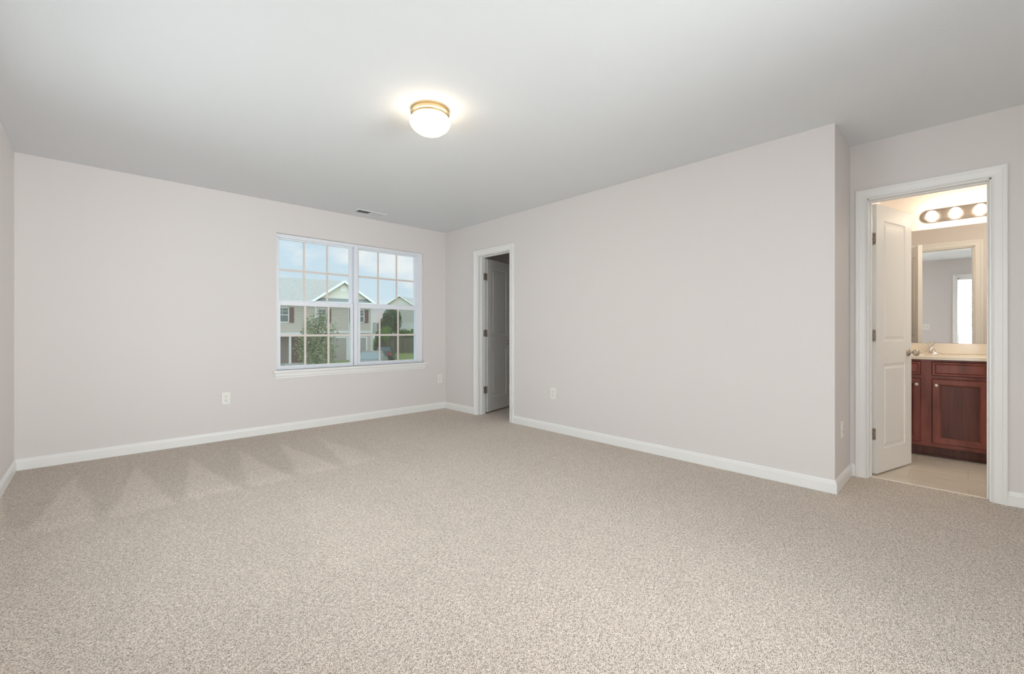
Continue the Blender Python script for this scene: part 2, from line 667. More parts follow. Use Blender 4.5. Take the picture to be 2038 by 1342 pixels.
wall_with_holes('wall_bathroom_side', 'x', XB, XB + 0.12, YB, YR, -0.1, H, [(BD[0], BD[1], -0.1, DH)], M['wall'], 'greige wall with the open bathroom doorway')
# bathroom shell
tag(MB().box(XM, XM + 0.1, -1.3, YR, -0.1, H).build('wall_mirror_side', M['bathwall']), 'warm lit bathroom wall behind the mirror', 'wall', kind='structure')
tag(MB().box(XB + 0.12, XM, -1.3, -1.2, -0.1, H).build('wall_bathroom_end', M['bathwall']), 'far end wall of the bathroom', 'wall', kind='structure')
# closet shell
tag(MB().box(5.0, 5.1, 2.5, YF, -0.1, H).build('wall_closet_far', M['wall']), 'back wall of the dark closet', 'wall', kind='structure')
tag(MB().box(XR + 0.12, 5.0, 2.5, 2.6, -0.1, H).build('wall_closet_near', M['wall']), 'near end wall of the dark closet', 'wall', kind='structure')

# baseboards
baseboard('baseboard_window_side', (XL, YF), (XR, YF), (0, -1), -1, -1, 'white baseboard under the window wall')
baseboard('baseboard_left', (XL, YB), (XL, YF), (1, 0), -1, -1, 'white baseboard on the left wall')
baseboard('baseboard_right_far', (XR, CD[1] + 0.068), (XR, YF), (-1, 0), 0, -1, 'short white baseboard between closet door and corner')
baseboard('baseboard_right', (XR, YR), (XR, CD[0] - 0.068), (-1, 0), 1, 0, 'long white baseboard on the right wall')
baseboard('baseboard_return', (XR, YR), (XB, YR), (0, -1), 1, -1, 'white baseboard on the short return wall')
baseboard('baseboard_bathroom_side', (XB, YB), (XB, BD[0] - 0.068), (-1, 0), -1, 0, 'white baseboard right of the bathroom door')
baseboard('baseboard_bathroom_nook', (XB, BD[1] + 0.068), (XB, YR), (-1, 0), 0, -1, 'stub of white baseboard left of the bathroom door')
baseboard('baseboard_back', (XL, YB), (XB, YB), (0, 1), -1, -1, 'white baseboard behind the viewer')
baseboard('baseboard_bathroom_left', (XB + 0.12, YR), (5.19, YR), (0, -1), 0, 0, 'white baseboard inside the bathroom')

casing('trim_1', XR, -1, CD[0], CD[1], DH, 'white moulded casing round the closet doorway')
casing('trim_2', XB, -1, BD[0], BD[1], DH, 'white moulded casing round the bathroom doorway')
casing('trim_3', XB + 0.12, 1, BD[0], BD[1], DH, 'bathroom-side white casing seen in the mirror')


# ------------------------------------------------------------------ doors
def jamb(X0, X1, y0, y1, zt, stop_x, parent):
    mb = MB()
    t = 0.018
    mb.box(X0 - 0.001, X1 + 0.001, y0 - 0.001, y0 + t - 0.010, 0, zt)
    mb.box(X0 - 0.001, X1 + 0.001, y1 - t + 0.010, y1 + 0.001, 0, zt)
    mb.box(X0 - 0.001, X1 + 0.001, y0, y1, zt - t + 0.010, zt + 0.001)
    s = 0.010
    a, b = stop_x
    mb.box(a, b, y0 + 0.008, y0 + 0.008 + s, 0, zt - 0.008, 0.002)
    mb.box(a, b, y1 - 0.008 - s, y1 - 0.008, 0, zt - 0.008, 0.002)
    mb.box(a, b, y0 + 0.018, y1 - 0.018, zt - 0.008 - s, zt - 0.008, 0.002)
    return mb.build('door_jamb', M['trim'], parent)


LEAF_PROF = [(0.004, 0.0045), (0.016, 0.0065), (0.024, 0.0065), (0.036, 0.0015), (0.040, 0.001)]


def leaf_with(parent, w, h, t, base, rz, z0, flip):
    """leaf hinged at local x=0; y 0 = face toward the bedroom, y t = other face"""
    mb = MB()
    st = 0.108
    panel_slab(mb, w, h, t, [(st, w - st, 0.175, 0.815), (st, w - st, 0.985, h - 0.115)], LEAF_PROF)
    lf = mb.build('door_leaf', M['doorpaint'], parent)
    lf.location = base
    lf.rotation_euler = (0, 0, rz)
    for side, y in ((-1, 0.0), (1, t)):
        kb = MB()
        mt = Matrix.Translation((w - 0.062, y, 0.895)) @ Matrix.Rotation(R(90) * (1 if side < 0 else -1), 4, 'X')
        kb.lathe([(0.0, -0.001), (0.031, -0.001), (0.032, 0.003), (0.028, 0.009), (0.014, 0.013), (0.011, 0.022), (0.012, 0.030), (0.021, 0.037), (0.0265, 0.048), (0.026, 0.058), (0.020, 0.067), (0.008, 0.071), (0, 0.0712)], 28, mt)
        kb.build('door_knob', M['nickel'], lf, smooth=True)
    return lf


def hinge(parent, lf, base, rz, t, jamb_y, X, z, sgn):
    """door-edge plate, knuckle and jamb plate; the hinge pin sits at the room-away face"""
    mb = MB()
    hh = 0.0445
    c, s = math.cos(rz), math.sin(rz)

    def w2(lx, ly):
        return (base[0] + c * lx - s * ly, base[1] + s * lx + c * ly)
    # plate on the hinge edge of the leaf (local x = 0, y 0..t)
    bm = bmesh.new()
    pts = []
    rad = 0.009
    y0, y1 = 0.004, t + 0.002
    for cy, cz, a0 in ((y0 + rad, z - hh + rad, 180), (y1, z - hh, None), (y1, z + hh, None), (y0 + rad, z + hh - rad, 90)):
        if a0 is None:
            pts.append((cy, cz))
        else:
            rng = range(a0 + (90 if a0 == 180 else 0), a0 - (0 if a0 == 180 else -91), -15) if False else None
            if a0 == 180:
                for k in range(0, 7):
                    an = R(180 + 15 * k)
                    pts.append((cy + rad * math.cos(an), cz + rad * math.sin(an)))
            else:
                for k in range(0, 7):
                    an = R(90 + 15 * k)
                    pts.append((cy + rad * math.cos(an), cz + rad * math.sin(an)))
    a = [(*w2(-0.0005, p[0]), p[1]) for p in pts]
    dv = Vector((-c * 0.002, -s * 0.002, 0))
    bm.free()
    mb.prism(a, dv)
    # knuckle
    px, py = w2(-0.004, t + 0.004)
    mb.lathe([(0.0, z - hh - 0.003), (0.004, z - hh - 0.002), (0.0058, z - hh), (0.0058, z + hh), (0.004, z + hh + 0.002), (0, z + hh + 0.003)], 14, Matrix.Translation((px, py, 0)))
    # jamb plate
    mb.box(X - 0.030, X + 0.004, min(jamb_y, jamb_y - 0.002), max(jamb_y, jamb_y - 0.002), z - hh, z + hh)
    mb.box(min(X, px) - 0.001, max(X, px) + 0.001, min(jamb_y - 0.002, py), max(jamb_y, py), z - hh, z + hh)
    h = mb.build('hinge', M['nickel'], parent, smooth=False)
    # screws
    sb = MB()
    for dz, yy in ((-0.028, 0.45), (0, 0.7), (0.028, 0.45)):
        q = w2(-0.003, t * yy)
        sb.lathe([(0, 0), (0.0035, 0), (0.0035, 0.0012), (0, 0.0012)], 10, Matrix.Translation((q[0], q[1], z + dz)) @ Matrix.Rotation(rz, 4, 'Z') @ Matrix.Rotation(R(-90), 4, 'Y'))
    sb.build('screw', M['slot'], h)
    return h


# closet door: hinged on its far jamb, swung into the closet
d1 = empty('door_1', (0, 0, 0))
tag(d1, 'white two-panel closet door swung open into the dark closet', 'door', kind='structure')
jamb(XR, XR + 0.12, CD[0], CD[1], DH, (XR + 0.045, XR + 0.080), d1)
cb, crz = (3.672, 4.318, 0.016), R(16.5)
lf1 = leaf_with(d1, 0.585, 2.0, 0.035, cb, crz, 0.016, 1)
for z in (1.776, 1.045, 0.31):
    hinge(d1, lf1, cb, crz, 0.035, CD[1] - 0.008, XR + 0.12, z, 1)
# bathroom door: hinged on the left jamb, swung into the bathroom
d2 = empty('door_2', (0, 0, 0))
tag(d2, 'white two-panel bathroom door standing open with a metal knob', 'door', kind='structure')
jamb(XB, XB + 0.12, BD[0], BD[1], DH, (XB + 0.045, XB + 0.080), d2)
bb, brz = (4.192, 0.470, 0.006), R(-15.6)
lf2 = leaf_with(d2, 0.575, 2.012, 0.035, bb, brz, 0.006, 1)
for z in (1.76, 1.037, 0.30):
    hinge(d2, lf2, bb, brz, 0.035, BD[1] - 0.008, XB + 0.12, z, 1)


# ------------------------------------------------------------------ windows
def sash(parent, x0, x1, y, z0, z1, stile, bot, top, th=0.028, screen=False, cols=3, rows=2):
    """glass x0..x1, z0..z1 (clear size); sash frame round it; y = room face"""
    mb = MB()
    mb.box(x0 - stile, x0, y, y + th, z0 - bot, z1 + top, 0.003)
    mb.box(x1, x1 + stile, y, y + th, z0 - bot, z1 + top, 0.003)
    mb.box(x0, x1, y + 0.001, y + th, z0 - bot, z0, 0.003)
    mb.box(x0, x1, y + 0.001, y + th, z1, z1 + top, 0.003)
    s = mb.build('sash', M['vinyl'], parent)
    MB().box(x0 - 0.004, x1 + 0.004, y + th * 0.62, y + th * 0.62 + 0.003, z0 - 0.004, z1 + 0.004).build('glass_pane', M['glass'], s)
    g = MB()
    w = 0.0115
    ym = y + th * 0.42
    for i in range(1, cols):
        xx = x0 + (x1 - x0) * i / cols
        g.box(xx - w, xx + w, ym, ym + 0.005, z0, z1, 0.0015)
    for j in range(1, rows):
        zz = z0 + (z1 - z0) * j / rows
        g.box(x0, x1, ym - 0.0006, ym + 0.0044, zz - w, zz + w, 0.0015)
    g.build('muntin_grid', M['grille'], s)
    return s


w1 = empty('window_1', (0, 0, 0))
tag(w1, 'white double-hung twin window with grilles, facing the neighbouring house', 'window', kind='structure')
U = [(1.413, 2.179), (2.300, 3.066)]
fr = MB()
yo = YF + 0.045
fr.box(WX0, WX0 + 0.020, yo, YF + 0.155, WZ0, WZ1)
fr.box(WX1 - 0.062, WX1, yo, YF + 0.155, WZ0, WZ1)
fr.box(WX0 + 0.020, WX1 - 0.062, yo + 0.0015, YF + 0.155, WZ1 - 0.020, WZ1 - 0.0005)
fr.box(WX0 + 0.021, WX1 - 0.063, yo + 0.012, YF + 0.154, WZ1 - 0.034, WZ1 - 0.019)
fr.box(WX0 + 0.02, WX1 - 0.062, yo + 0.004, YF + 0.1545, WZ0, WZ0 + 0.012)
fr.box(2.218, 2.262, yo - 0.006, YF + 0.155, WZ0, WZ1 - 0.02, 0.003)
# tracks beside the upper sashes
for a, b in U:
    fr.box(a - 0.034, a - 0.022, yo + 0.03, yo + 0.042, WZ0, WZ1 - 0.02)
    fr.box(b + 0.022, b + 0.034, yo + 0.03, yo + 0.042, WZ0, WZ1 - 0.02)
fr.build('window_frame', M['vinyl'], w1)
for a, b in U:
    sash(w1, a, b, yo + 0.004, 0.697, 1.349, 0.032, 0.030, 0.046)       # lower sash, inner track
    sash(w1, a, b, yo + 0.046, 1.411, 2.064, 0.030, 0.045, 0.030)       # upper sash, outer track
    lk = MB().box((a + b) / 2 - 0.03, (a + b) / 2 + 0.03, yo + 0.006, yo + 0.026, 1.395, 1.402, 0.002)
    lk.lathe([(0, 1.402), (0.012, 1.402), (0.012, 1.409), (0, 1.409)], 16, Matrix.Translation(((a + b) / 2, yo + 0.016, 0)))
    lk.build('sash_lock', M['vinyl'], w1)
    sc = MB().box(a - 0.02, b + 0.02, yo + 0.085, yo + 0.086, 0.68, 1.36).build('insect_screen', M['screen'], w1)
# stool and apron
st = MB().box(1.325, 3.200, YF - 0.034, YF + 0.0, 0.628, 0.655, 0.006, 3).box(WX0 + 0.001, WX1 - 0.001, YF - 0.001, yo + 0.006, 0.632, 0.655)
st.build('window_stool', M['trim'], w1)
MB().prism([(1.345, YF, 0.628), (1.345, YF - 0.016, 0.628), (1.345, YF - 0.014, 0.592), (1.345, YF - 0.009, 0.582), (1.345, YF - 0.009, 0.570), (1.345, YF, 0.568)], (1.835, 0, 0)).build('window_apron', M['trim'], w1)

# window behind the camera on the left wall (seen in the bathroom mirror)
w2_ = empty('window_2', (0, 0, 0))
tag(w2_, 'bright window with a raised white blind, reflected in the bathroom mirror', 'window', kind='structure')
g = MB()
for a, b in ((-0.665, -0.640), (-0.100, -0.075)):
    g.box(XL - 0.115, XL - 0.06, a, b, 0.66, 2.08)
g.box(XL - 0.115, XL - 0.06, -0.665, -0.075, 2.055, 2.08)
g.box(XL - 0.115, XL - 0.06, -0.665, -0.075, 0.66, 0.70)
g.box(XL - 0.110, XL - 0.07, -0.640, -0.100, 1.35, 1.39)
g.build('window_frame', M['vinyl'], w2_)
MB().box(XL - 0.092, XL - 0.089, -0.645, -0.095, 0.69, 2.06).build('glass_pane', M['glass'], w2_)
MB().box(XL - 0.02, XL + 0.035, -0.735, 0.003, 0.636, 0.66, 0.005).build('window_stool', M['trim'], w2_)


def frame_casing(X, n, y0, y1, z0, zt, parent):
    mb = MB()
    bm = mb.bm
    rows = []
    for u, v in CASING:
        rows.append([bm.verts.new((X + n * v, y, z)) for y, z in ((y0 - u, z0), (y0 - u, zt + u), (y1 + u, zt + u), (y1 + u, z0))])
    for a, c in zip(rows, rows[1:]):
        for i in range(3):
            bm.faces.new((a[i], a[i + 1], c[i + 1], c[i]))
    return mb.build('window_casing', M['trim'], parent)


frame_casing(XL, 1, -0.665, -0.075, 0.66, 2.08, w2_)
bl = empty('window_blind', (XL, -0.370, 2.06))
tag(bl, 'white slatted blind hanging in the left wall window, seen in the mirror', 'blind')
M['slat'] = mat('blind_slat', srgb(245, 245, 243), 0.5)
b = M['slat'].node_tree.nodes['Principled BSDF']
b.inputs['Transmission Weight'].default_value = 0.0
m = M['slat']
nn, ll = m.node_tree.nodes, m.node_tree.links
tr = nn.new('ShaderNodeBsdfTranslucent')
tr.inputs[0].default_value = (0.95, 0.95, 0.95, 1)
mx = nn.new('ShaderNodeMixShader')
mx.inputs[0].default_value = 0.5
ll.new(b.outputs[0], mx.inputs[1])
ll.new(tr.outputs[0], mx.inputs[2])
ll.new(mx.outputs[0], nn['Material Output'].inputs[0])
MB().box(-0.052, -0.008, -0.275, 0.275, -0.020, 0.015, 0.003).build('head_rail', M['trim'], bl)
s_ = MB()
z = -0.035
while z > -0.93:
    s_.prism([(-0.050, -0.275, z + 0.013), (-0.049, -0.275, z + 0.014), (-0.014, -0.275, z - 0.013), (-0.015, -0.275, z - 0.014)], (0, 0.55, 0))
    z -= 0.036
s_.build('slats', M['slat'], bl)
MB().box(-0.050, -0.014, -0.275, 0.275, -0.965, -0.948, 0.003).build('bottom_rail', M['trim'], bl)

# added window, unseen beyond the left edge, so side fill can enter
w4 = empty('added_window_4', (0, 0, 0))
tag(w4, 'added twin window in the left wall, out of view, letting in fill light', 'window', kind='structure')
g = MB()
for a in (1.4, 2.385, 3.37):
    g.box(XL - 0.115, XL - 0.06, a, a + 0.03, 0.66, 2.08)
g.box(XL - 0.115, XL - 0.06, 1.4, 3.4, 2.055, 2.08).box(XL - 0.115, XL - 0.06, 1.4, 3.4, 0.66, 0.70).box(XL - 0.110, XL - 0.07, 1.43, 3.37, 1.35, 1.39)
g.build('window_frame', M['vinyl'], w4)
MB().box(XL - 0.092, XL - 0.089, 1.41, 3.39, 0.67, 2.07).build('glass_pane', M['glass'], w4)
MB().box(XL - 0.02, XL + 0.035, 1.34, 3.46, 0.636, 0.66, 0.005).build('window_stool', M['trim'], w4)

# added window in the back wall, an unseen opening for fill light
w3 = empty('added_window_3', (0, 0, 0))
tag(w3, 'added wide white window behind the viewer, unseen, letting in fill light', 'window', kind='structure')
g = MB()
for a in (1.15, 1.835, 2.52):
    g.box(a, a + 0.03, YB - 0.11, YB - 0.05, 0.55, 2.08)
g.box(1.15, 2.55, YB - 0.11, YB - 0.05, 0.55, 0.58)
g.box(1.15, 2.55, YB - 0.11, YB - 0.05, 2.05, 2.08)
g.box(1.18, 2.52, YB - 0.10, YB - 0.06, 1.30, 1.34)
g.build('window_frame', M['vinyl'], w3)
MB().box(1.17, 2.53, YB - 0.085, YB - 0.082, 0.57, 2.06).build('glass_pane', M['glass'], w3)
MB().box(1.09, 2.61, YB - 0.05, YB + 0.035, 0.524, 0.55, 0.005).build('window_stool', M['trim'], w3)


# ------------------------------------------------------------------ outlets and switches
def outlet(loc, rz, label):
    """duplex receptacle; local -y faces the room"""
    o = empty('wall_outlet', loc, rz)
    tag(o, label, 'outlet', 'duplex wall outlets')
    MB().box(-0.037, 0.037, -0.006, 0.0, -0.060, 0.060, 0.0035, 2).build('cover_plate', M['plate'], o)
    for dz in (0.0205, -0.0205):
        r = MB()
        pts = [(0.0165 * math.cos(R(a)) * 1.05, -0.0085, dz + max(-0.0135, min(0.0135, 0.0175 * math.sin(R(a))))) for a in range(0, 360, 15)]
        r.prism(pts, (0, 0.004, 0))
        rc = r.build('receptacle', M['plate'], o)
        s = MB()
        s.box(-0.0078, -0.0055, -0.0092, -0.008, dz - 0.001, dz + 0.008)
        s.box(0.0055, 0.0078, -0.0092, -0.008, dz, dz + 0.007)
        s.lathe([(0, 0), (0.003, 0), (0.003, 0.001), (0, 0.001)], 12, Matrix.Translation((0, -0.0082, dz - 0.0075)) @ Matrix.Rotation(R(90), 4, 'X'))
        s.build('slots', M['slot'], rc)
    MB().lathe([(0, 0), (0.003, 0), (0.003, 0.0015), (0, 0.0015)], 12, Matrix.Translation((0, -0.0058, 0)) @ Matrix.Rotation(R(90), 4, 'X')).build('screw', M['nickel'], o)
    return o


outlet((0.907, YF, 0.410), 0, 'white duplex outlet on the window wall, left of and below the window')
outlet((3.412, YF, 0.417), 0, 'white duplex outlet on the window wall close to the far corner')
outlet((XR, 3.046, 0.408), R(-90), 'white duplex outlet on the long right wall past the closet door')
outlet((3.735, YR, 0.390), 0, 'white duplex outlet on the short return wall by the bathroom door')
sw = empty('light_switch', (XL, 0.385, 1.155), R(90))
tag(sw, 'three-gang white light switch on the left wall, reflected in the mirror', 'light switch')
MB().box(-0.082, 0.082, -0.006, 0.0, -0.057, 0.057, 0.0035, 2).build('cover_plate', M['plate'], sw)
for dx in (-0.046, 0, 0.046):
    MB().box(dx - 0.005, dx + 0.005, -0.016, -0.004, -0.004, 0.012, 0.001).build('toggle', M['nickel'], sw)

# ------------------------------------------------------------------ ceiling lamp and register
lamp = empty('ceiling_light', (1.49, 2.30, H))
tag(lamp, 'small flush ceiling light with white mushroom glass, switched on', 'ceiling light')
MB().lathe([(0, 0), (0.118, 0), (0.118, -0.008), (0.112, -0.011), (0.112, -0.020), (0.118, -0.023), (0.118, -0.030), (0.110, -0.034), (0.108, -0.046), (0.1, -0.048), (0, -0.048)], 64).build('lamp_base', M['champagne'], lamp, smooth=True)
MB().lathe([(0, -0.044), (0.100, -0.044), (0.106, -0.050), (0.117, -0.058), (0.1235, -0.070), (0.124, -0.082), (0.118, -0.098), (0.104, -0.116), (0.082, -0.133), (0.054, -0.146), (0.026, -0.153), (0, -0.155)], 64).build('lamp_shade', M['lampglass'], lamp, smooth=True)

M['fillglass'] = mat('added_fill_glass', srgb(250, 245, 235), 0.25, emis=((1.0, 0.80, 0.60, 1), 24))
added_lamp = empty('ceiling_light', (4.88, -0.62, H))  # added lamp, unseen, put in to brighten the bathroom
tag(added_lamp, 'added round ceiling light brightening the bathroom, unseen past the doorway', 'ceiling light')
MB().lathe([(0, 0), (0.150, 0), (0.150, -0.024), (0.14, -0.030), (0, -0.030)], 48).build('lamp_base', M['bar'], added_lamp, smooth=True)
MB().lathe([(0, -0.028), (0.136, -0.028), (0.134, -0.045), (0.115, -0.068), (0.075, -0.086), (0.03, -0.093), (0, -0.094)], 48).build('lamp_shade', M['fillglass'], added_lamp, smooth=True)

vent = empty('ceiling_vent', (2.272, 4.765, H))
tag(vent, 'white rectangular air register in the ceiling above the window', 'ceiling vent')
v = MB()
v.box(-0.178, 0.178, -0.070, -0.050, -0.008, 0.0, 0.002)
v.box(-0.178, 0.178, 0.050, 0.070, -0.008, 0.0, 0.002)
v.box(-0.178, -0.150, -0.051, 0.051, -0.008, 0.0, 0.002)
v.box(0.150, 0.178, -0.051, 0.051, -0.008, 0.0, 0.002)
v.box(-0.008, 0.008, -0.051, 0.051, -0.008, 0.0, 0.001)
v.build('vent_frame', M['ceil'], vent)
MB().box(-0.151, 0.151, -0.051, 0.051, -0.0012, -0.0002).build('duct_shade_sheet', M['dark'], vent)  # flat dark sheet painted in for the duct's shade
for sgn, x0 in ((-1, -0.148), (1, 0.010)):
    lv = MB()
    for i in range(13):
        x = x0 + 0.0055 + i * 0.0108
        lv.prism([(x - 0.0045 * sgn, -0.0505, -0.0015), (x - 0.0045 * sgn + 0.001, -0.0505, -0.0015), (x + 0.0035 * sgn + 0.001, -0.0505, -0.0095), (x + 0.0035 * sgn, -0.0505, -0.0095)], (0, 0.101, 0))
    lv.build('louvers', M['ceil'], vent)

# ------------------------------------------------------------------ bathroom
VX = 5.135       # face frame front
van = empty('vanity_cabinet', (5.40, 0.247, 0))
tag(van, 'dark cherry bathroom vanity cabinet with two doors', 'vanity cabinet')
van_in = Matrix.Translation((-5.40, -0.247, 0))
V0, V1 = -0.162, YR - 0.002


def vb(mb, name, material, parent=van, smooth=False):
    return mb.xform(van_in).build(name, material, parent, smooth)


c = MB()
c.box(VX + 0.019, XM, V0, V0 + 0.016, 0, 0.828).box(VX + 0.019, XM, V1 - 0.016, V1, 0, 0.828)
c.box(VX + 0.07, XM, V0 + 0.016, V1 - 0.016, 0.09, 0.105)
c.box(XM - 0.01, XM - 0.001, V0 + 0.016, V1 - 0.016, 0.1, 0.828)
vb(c, 'cabinet_body', M['cherry'])
c = MB()
c.box(VX, VX + 0.019, V0, V0 + 0.048, 0.088, 0.828, 0.001)
c.box(VX, VX + 0.019, V1 - 0.030, V1, 0.088, 0.828, 0.001)
c.box(VX, VX + 0.019, 0.214 - 0.01, 0.280 + 0.01, 0.088, 0.828, 0.001)
for z0, z1 in ((0.088, 0.128), (0.660, 0.700), (0.805, 0.828)):
    c.box(VX + 0.0005, VX + 0.0185, V0 + 0.04, V1 - 0.02, z0, z1)
vb(c, 'face_frame', M['cherry'])
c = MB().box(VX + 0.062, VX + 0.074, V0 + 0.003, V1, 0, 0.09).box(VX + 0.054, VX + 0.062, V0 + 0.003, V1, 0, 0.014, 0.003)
vb(c, 'toe_kick', M['cherrypanel'])  # darker wood stands in for the shade under the cabinet
VPROF = [(0.003, 0.003), (0.007, 0.0045), (0.011, 0.009), (0.0115, 0.010)]


def cabinet_front(name, y0, y1, z0, z1, fr_, has_panel, knob):
    w, h = y1 - y0, z1 - z0
    mb = MB()
    if has_panel:
        panel_slab(mb, w, h, 0.019, [(fr_, w - fr_, fr_, h - fr_)], VPROF, both=False)
    else:
        panel_slab(mb, w, h, 0.019, [(0.016, w - 0.016, 0.016, h - 0.016)], [(0.003, 0.003), (0.006, 0.004), (0.012, -0.001)], both=False)
    # local x -> world -y ... mirrored so that y(front)=0 faces -x
    for v_ in mb.bm.verts:                      # eased outer rim: the front face is smaller than the back
        if v_.co.y < 0.004:
            for ax, lim in ((0, w), (2, h)):
                if abs(v_.co[ax]) < 1e-5:
                    v_.co[ax] = 0.007
                elif abs(v_.co[ax] - lim) < 1e-5:
                    v_.co[ax] = lim - 0.007
    mt = Matrix.Translation((VX - 0.0195, y1, z0)) @ Matrix.Rotation(R(-90), 4, 'Z')
    mb.xform(mt)
    o = vb(mb, name, M['cherry'])
    if has_panel:
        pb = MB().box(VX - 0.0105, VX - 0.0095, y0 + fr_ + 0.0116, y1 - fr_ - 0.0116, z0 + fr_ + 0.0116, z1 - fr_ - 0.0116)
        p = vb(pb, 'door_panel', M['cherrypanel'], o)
    if knob:
        ky = knob
        kb = MB().lathe([(0, 0), (0.008, 0), (0.006, 0.008), (0.0065, 0.013), (0.0125, 0.017), (0.0155, 0.022), (0.014, 0.027), (0.008, 0.030), (0, 0.031)], 24, Matrix.Translation((VX - 0.0195, ky, z1 - 0.055)) @ Matrix.Rotation(R(-90), 4, 'Y'))
        vb(kb, 'knob', M['knob'], o, True)
    return o


cabinet_front('cabinet_door', -0.117, 0.214, 0.118, 0.668, 0.046, True, 0.214 - 0.028)
cabinet_front('cabinet_door', 0.280, 0.590, 0.118, 0.668, 0.046, True, 0.280 + 0.028)
cabinet_front('drawer_front', -0.117, 0.214, 0.692, 0.813, 0, False, None)
cabinet_front('drawer_front', 0.280, 0.590, 0.692, 0.813, 0, False, None)

# countertop with moulded basin and backsplash
ct = empty('countertop', (5.40, 0.247, 0.828))
tag(ct, 'cream cultured marble countertop with moulded sink on the vanity', 'countertop')
mb = MB()
bm = mb.bm
CX0, CX1, CY0, CY1, CZ = 5.098, XM - 0.001, -0.185, YR - 0.001, 0.860
nx, ny = 44, 60
SXc, SYc, SRx, SRy = 5.365, 0.245, 0.165, 0.225
grid = []
for i in range(nx + 1):
    row = []
    for j in range(ny + 1):
        x = CX0 + (CX1 - CX0) * i / nx
        y = CY0 + (CY1 - CY0) * j / ny
        q = math.hypot((x - SXc) / SRx, (y - SYc) / SRy)
        z = CZ
        if q < 1:
            z -= 0.13 * min(1, (1 - q * q) ** 0.6 * 1.1)
        ed = min(x - CX0, 0.008) / 0.008
        z -= 0.006 * (1 - ed) ** 2
        row.append(bm.verts.new((x, y, z)))
    grid.append(row)
for i in range(nx):
    for j in range(ny):
        bm.faces.new((grid[i][j], grid[i + 1][j], grid[i + 1][j + 1], grid[i][j + 1]))
for j in range(ny):
    a, b_ = grid[0][j], grid[0][j + 1]
    bm.faces.new((a, b_, bm.verts.new((b_.co.x, b_.co.y, 0.829)), bm.verts.new((a.co.x, a.co.y, 0.829))))
for i in range(nx):
    a, b_ = grid[i][0], grid[i + 1][0]
    bm.faces.new((a, b_, bm.verts.new((b_.co.x, b_.co.y, 0.829)), bm.verts.new((a.co.x, a.co.y, 0.829))))
mb.xform(Matrix.Translation((-5.40, -0.247, -0.828))).build('basin_top', M['marble'], ct, smooth=True)
tag(MB().box(XM - 0.021, XM - 0.001, CY0, CY1, CZ + 0.0005, 0.958, 0.004, 2).build('backsplash', M['marble']), 'low cream marble backsplash standing between countertop and mirror', 'backsplash')
MB().lathe([(0, 0), (0.021, 0), (0.023, 0.003), (0.016, 0.004), (0, 0.002)], 24, Matrix.Translation((SXc - 5.40, SYc - 0.247, 0.736 - 0.828 - 0.006))).build('sink_drain', M['chrome'], ct, smooth=True)

# faucet
fa = empty('faucet', (5.575, 0.237, CZ))
tag(fa, 'chrome centerset faucet with clear handles on the countertop', 'faucet')
mb = MB()
bm = bmesh.new()
rows = []
for sx, sy, z in ((0.026, 0.078, 0), (0.026, 0.078, 0.006), (0.022, 0.070, 0.010), (0.021, 0.040, 0.014), (0.020, 0.030, 0.030), (0.018, 0.024, 0.045), (0.015, 0.018, 0.058), (0.013, 0.013, 0.062)):
    rows.append([bm.verts.new((sx * math.cos(2 * math.pi * k / 32), sy * math.copysign(abs(math.sin(2 * math.pi * k / 32)) ** 0.8, math.sin(2 * math.pi * k / 32)), z)) for k in range(32)])
for a, c_ in zip(rows, rows[1:]):
    loop_ring(bm, a, c_)
bm.faces.new(rows[-1])
bm.faces.new(rows[0])
mb._merge(bm)
mb.build('faucet_body', M['chrome'], fa, smooth=True)
MB().tube([(0.0, 0, 0.030), (-0.04, 0, 0.045), (-0.08, 0, 0.050), (-0.11, 0, 0.044), (-0.118, 0, 0.030)], [0.016, 0.014, 0.012, 0.011, 0.010], 16).build('spout', M['chrome'], fa, smooth=True)
hb = MB()
hb.lathe([(0.007, 0.060), (0.009, 0.066), (0.018, 0.078), (0.024, 0.092), (0.024, 0.104), (0.017, 0.110), (0, 0.108)], 8, Matrix.Translation((0.0, 0.0, 0.0)))
hb.build('handle', M['acrylic'], fa)
MB().lathe([(0, 0.058), (0.010, 0.058), (0.011, 0.064), (0.006, 0.070), (0, 0.07)], 20).build('handle_collar', M['chrome'], fa, smooth=True)

# mirror
mr = MB().box(-0.006, -0.0005, -0.385, 0.385, -0.533, 0.533).build('wall_mirror', M['mirror'], loc=(XM - 0.0065, 0.2025, 1.493))
mr.rotation_euler = (0, 0, R(1.0))
tag(mr, 'large frameless mirror above the bathroom vanity', 'mirror')

# vanity light bar
lb = empty('vanity_light', (XM, 0.002, 2.148))
tag(lb, 'brushed nickel light bar with lit round bulbs above the mirror', 'vanity light')


def stadium(hw, hh, n=12):
    pts = []
    for k in range(n + 1):
        a = R(-90 + 180 * k / n)
        pts.append((hw - hh + hh * math.cos(a), hh * math.sin(a)))
    for k in range(n + 1):
        a = R(90 + 180 * k / n)
        pts.append((-(hw - hh) + hh * math.cos(a), hh * math.sin(a)))
    return pts


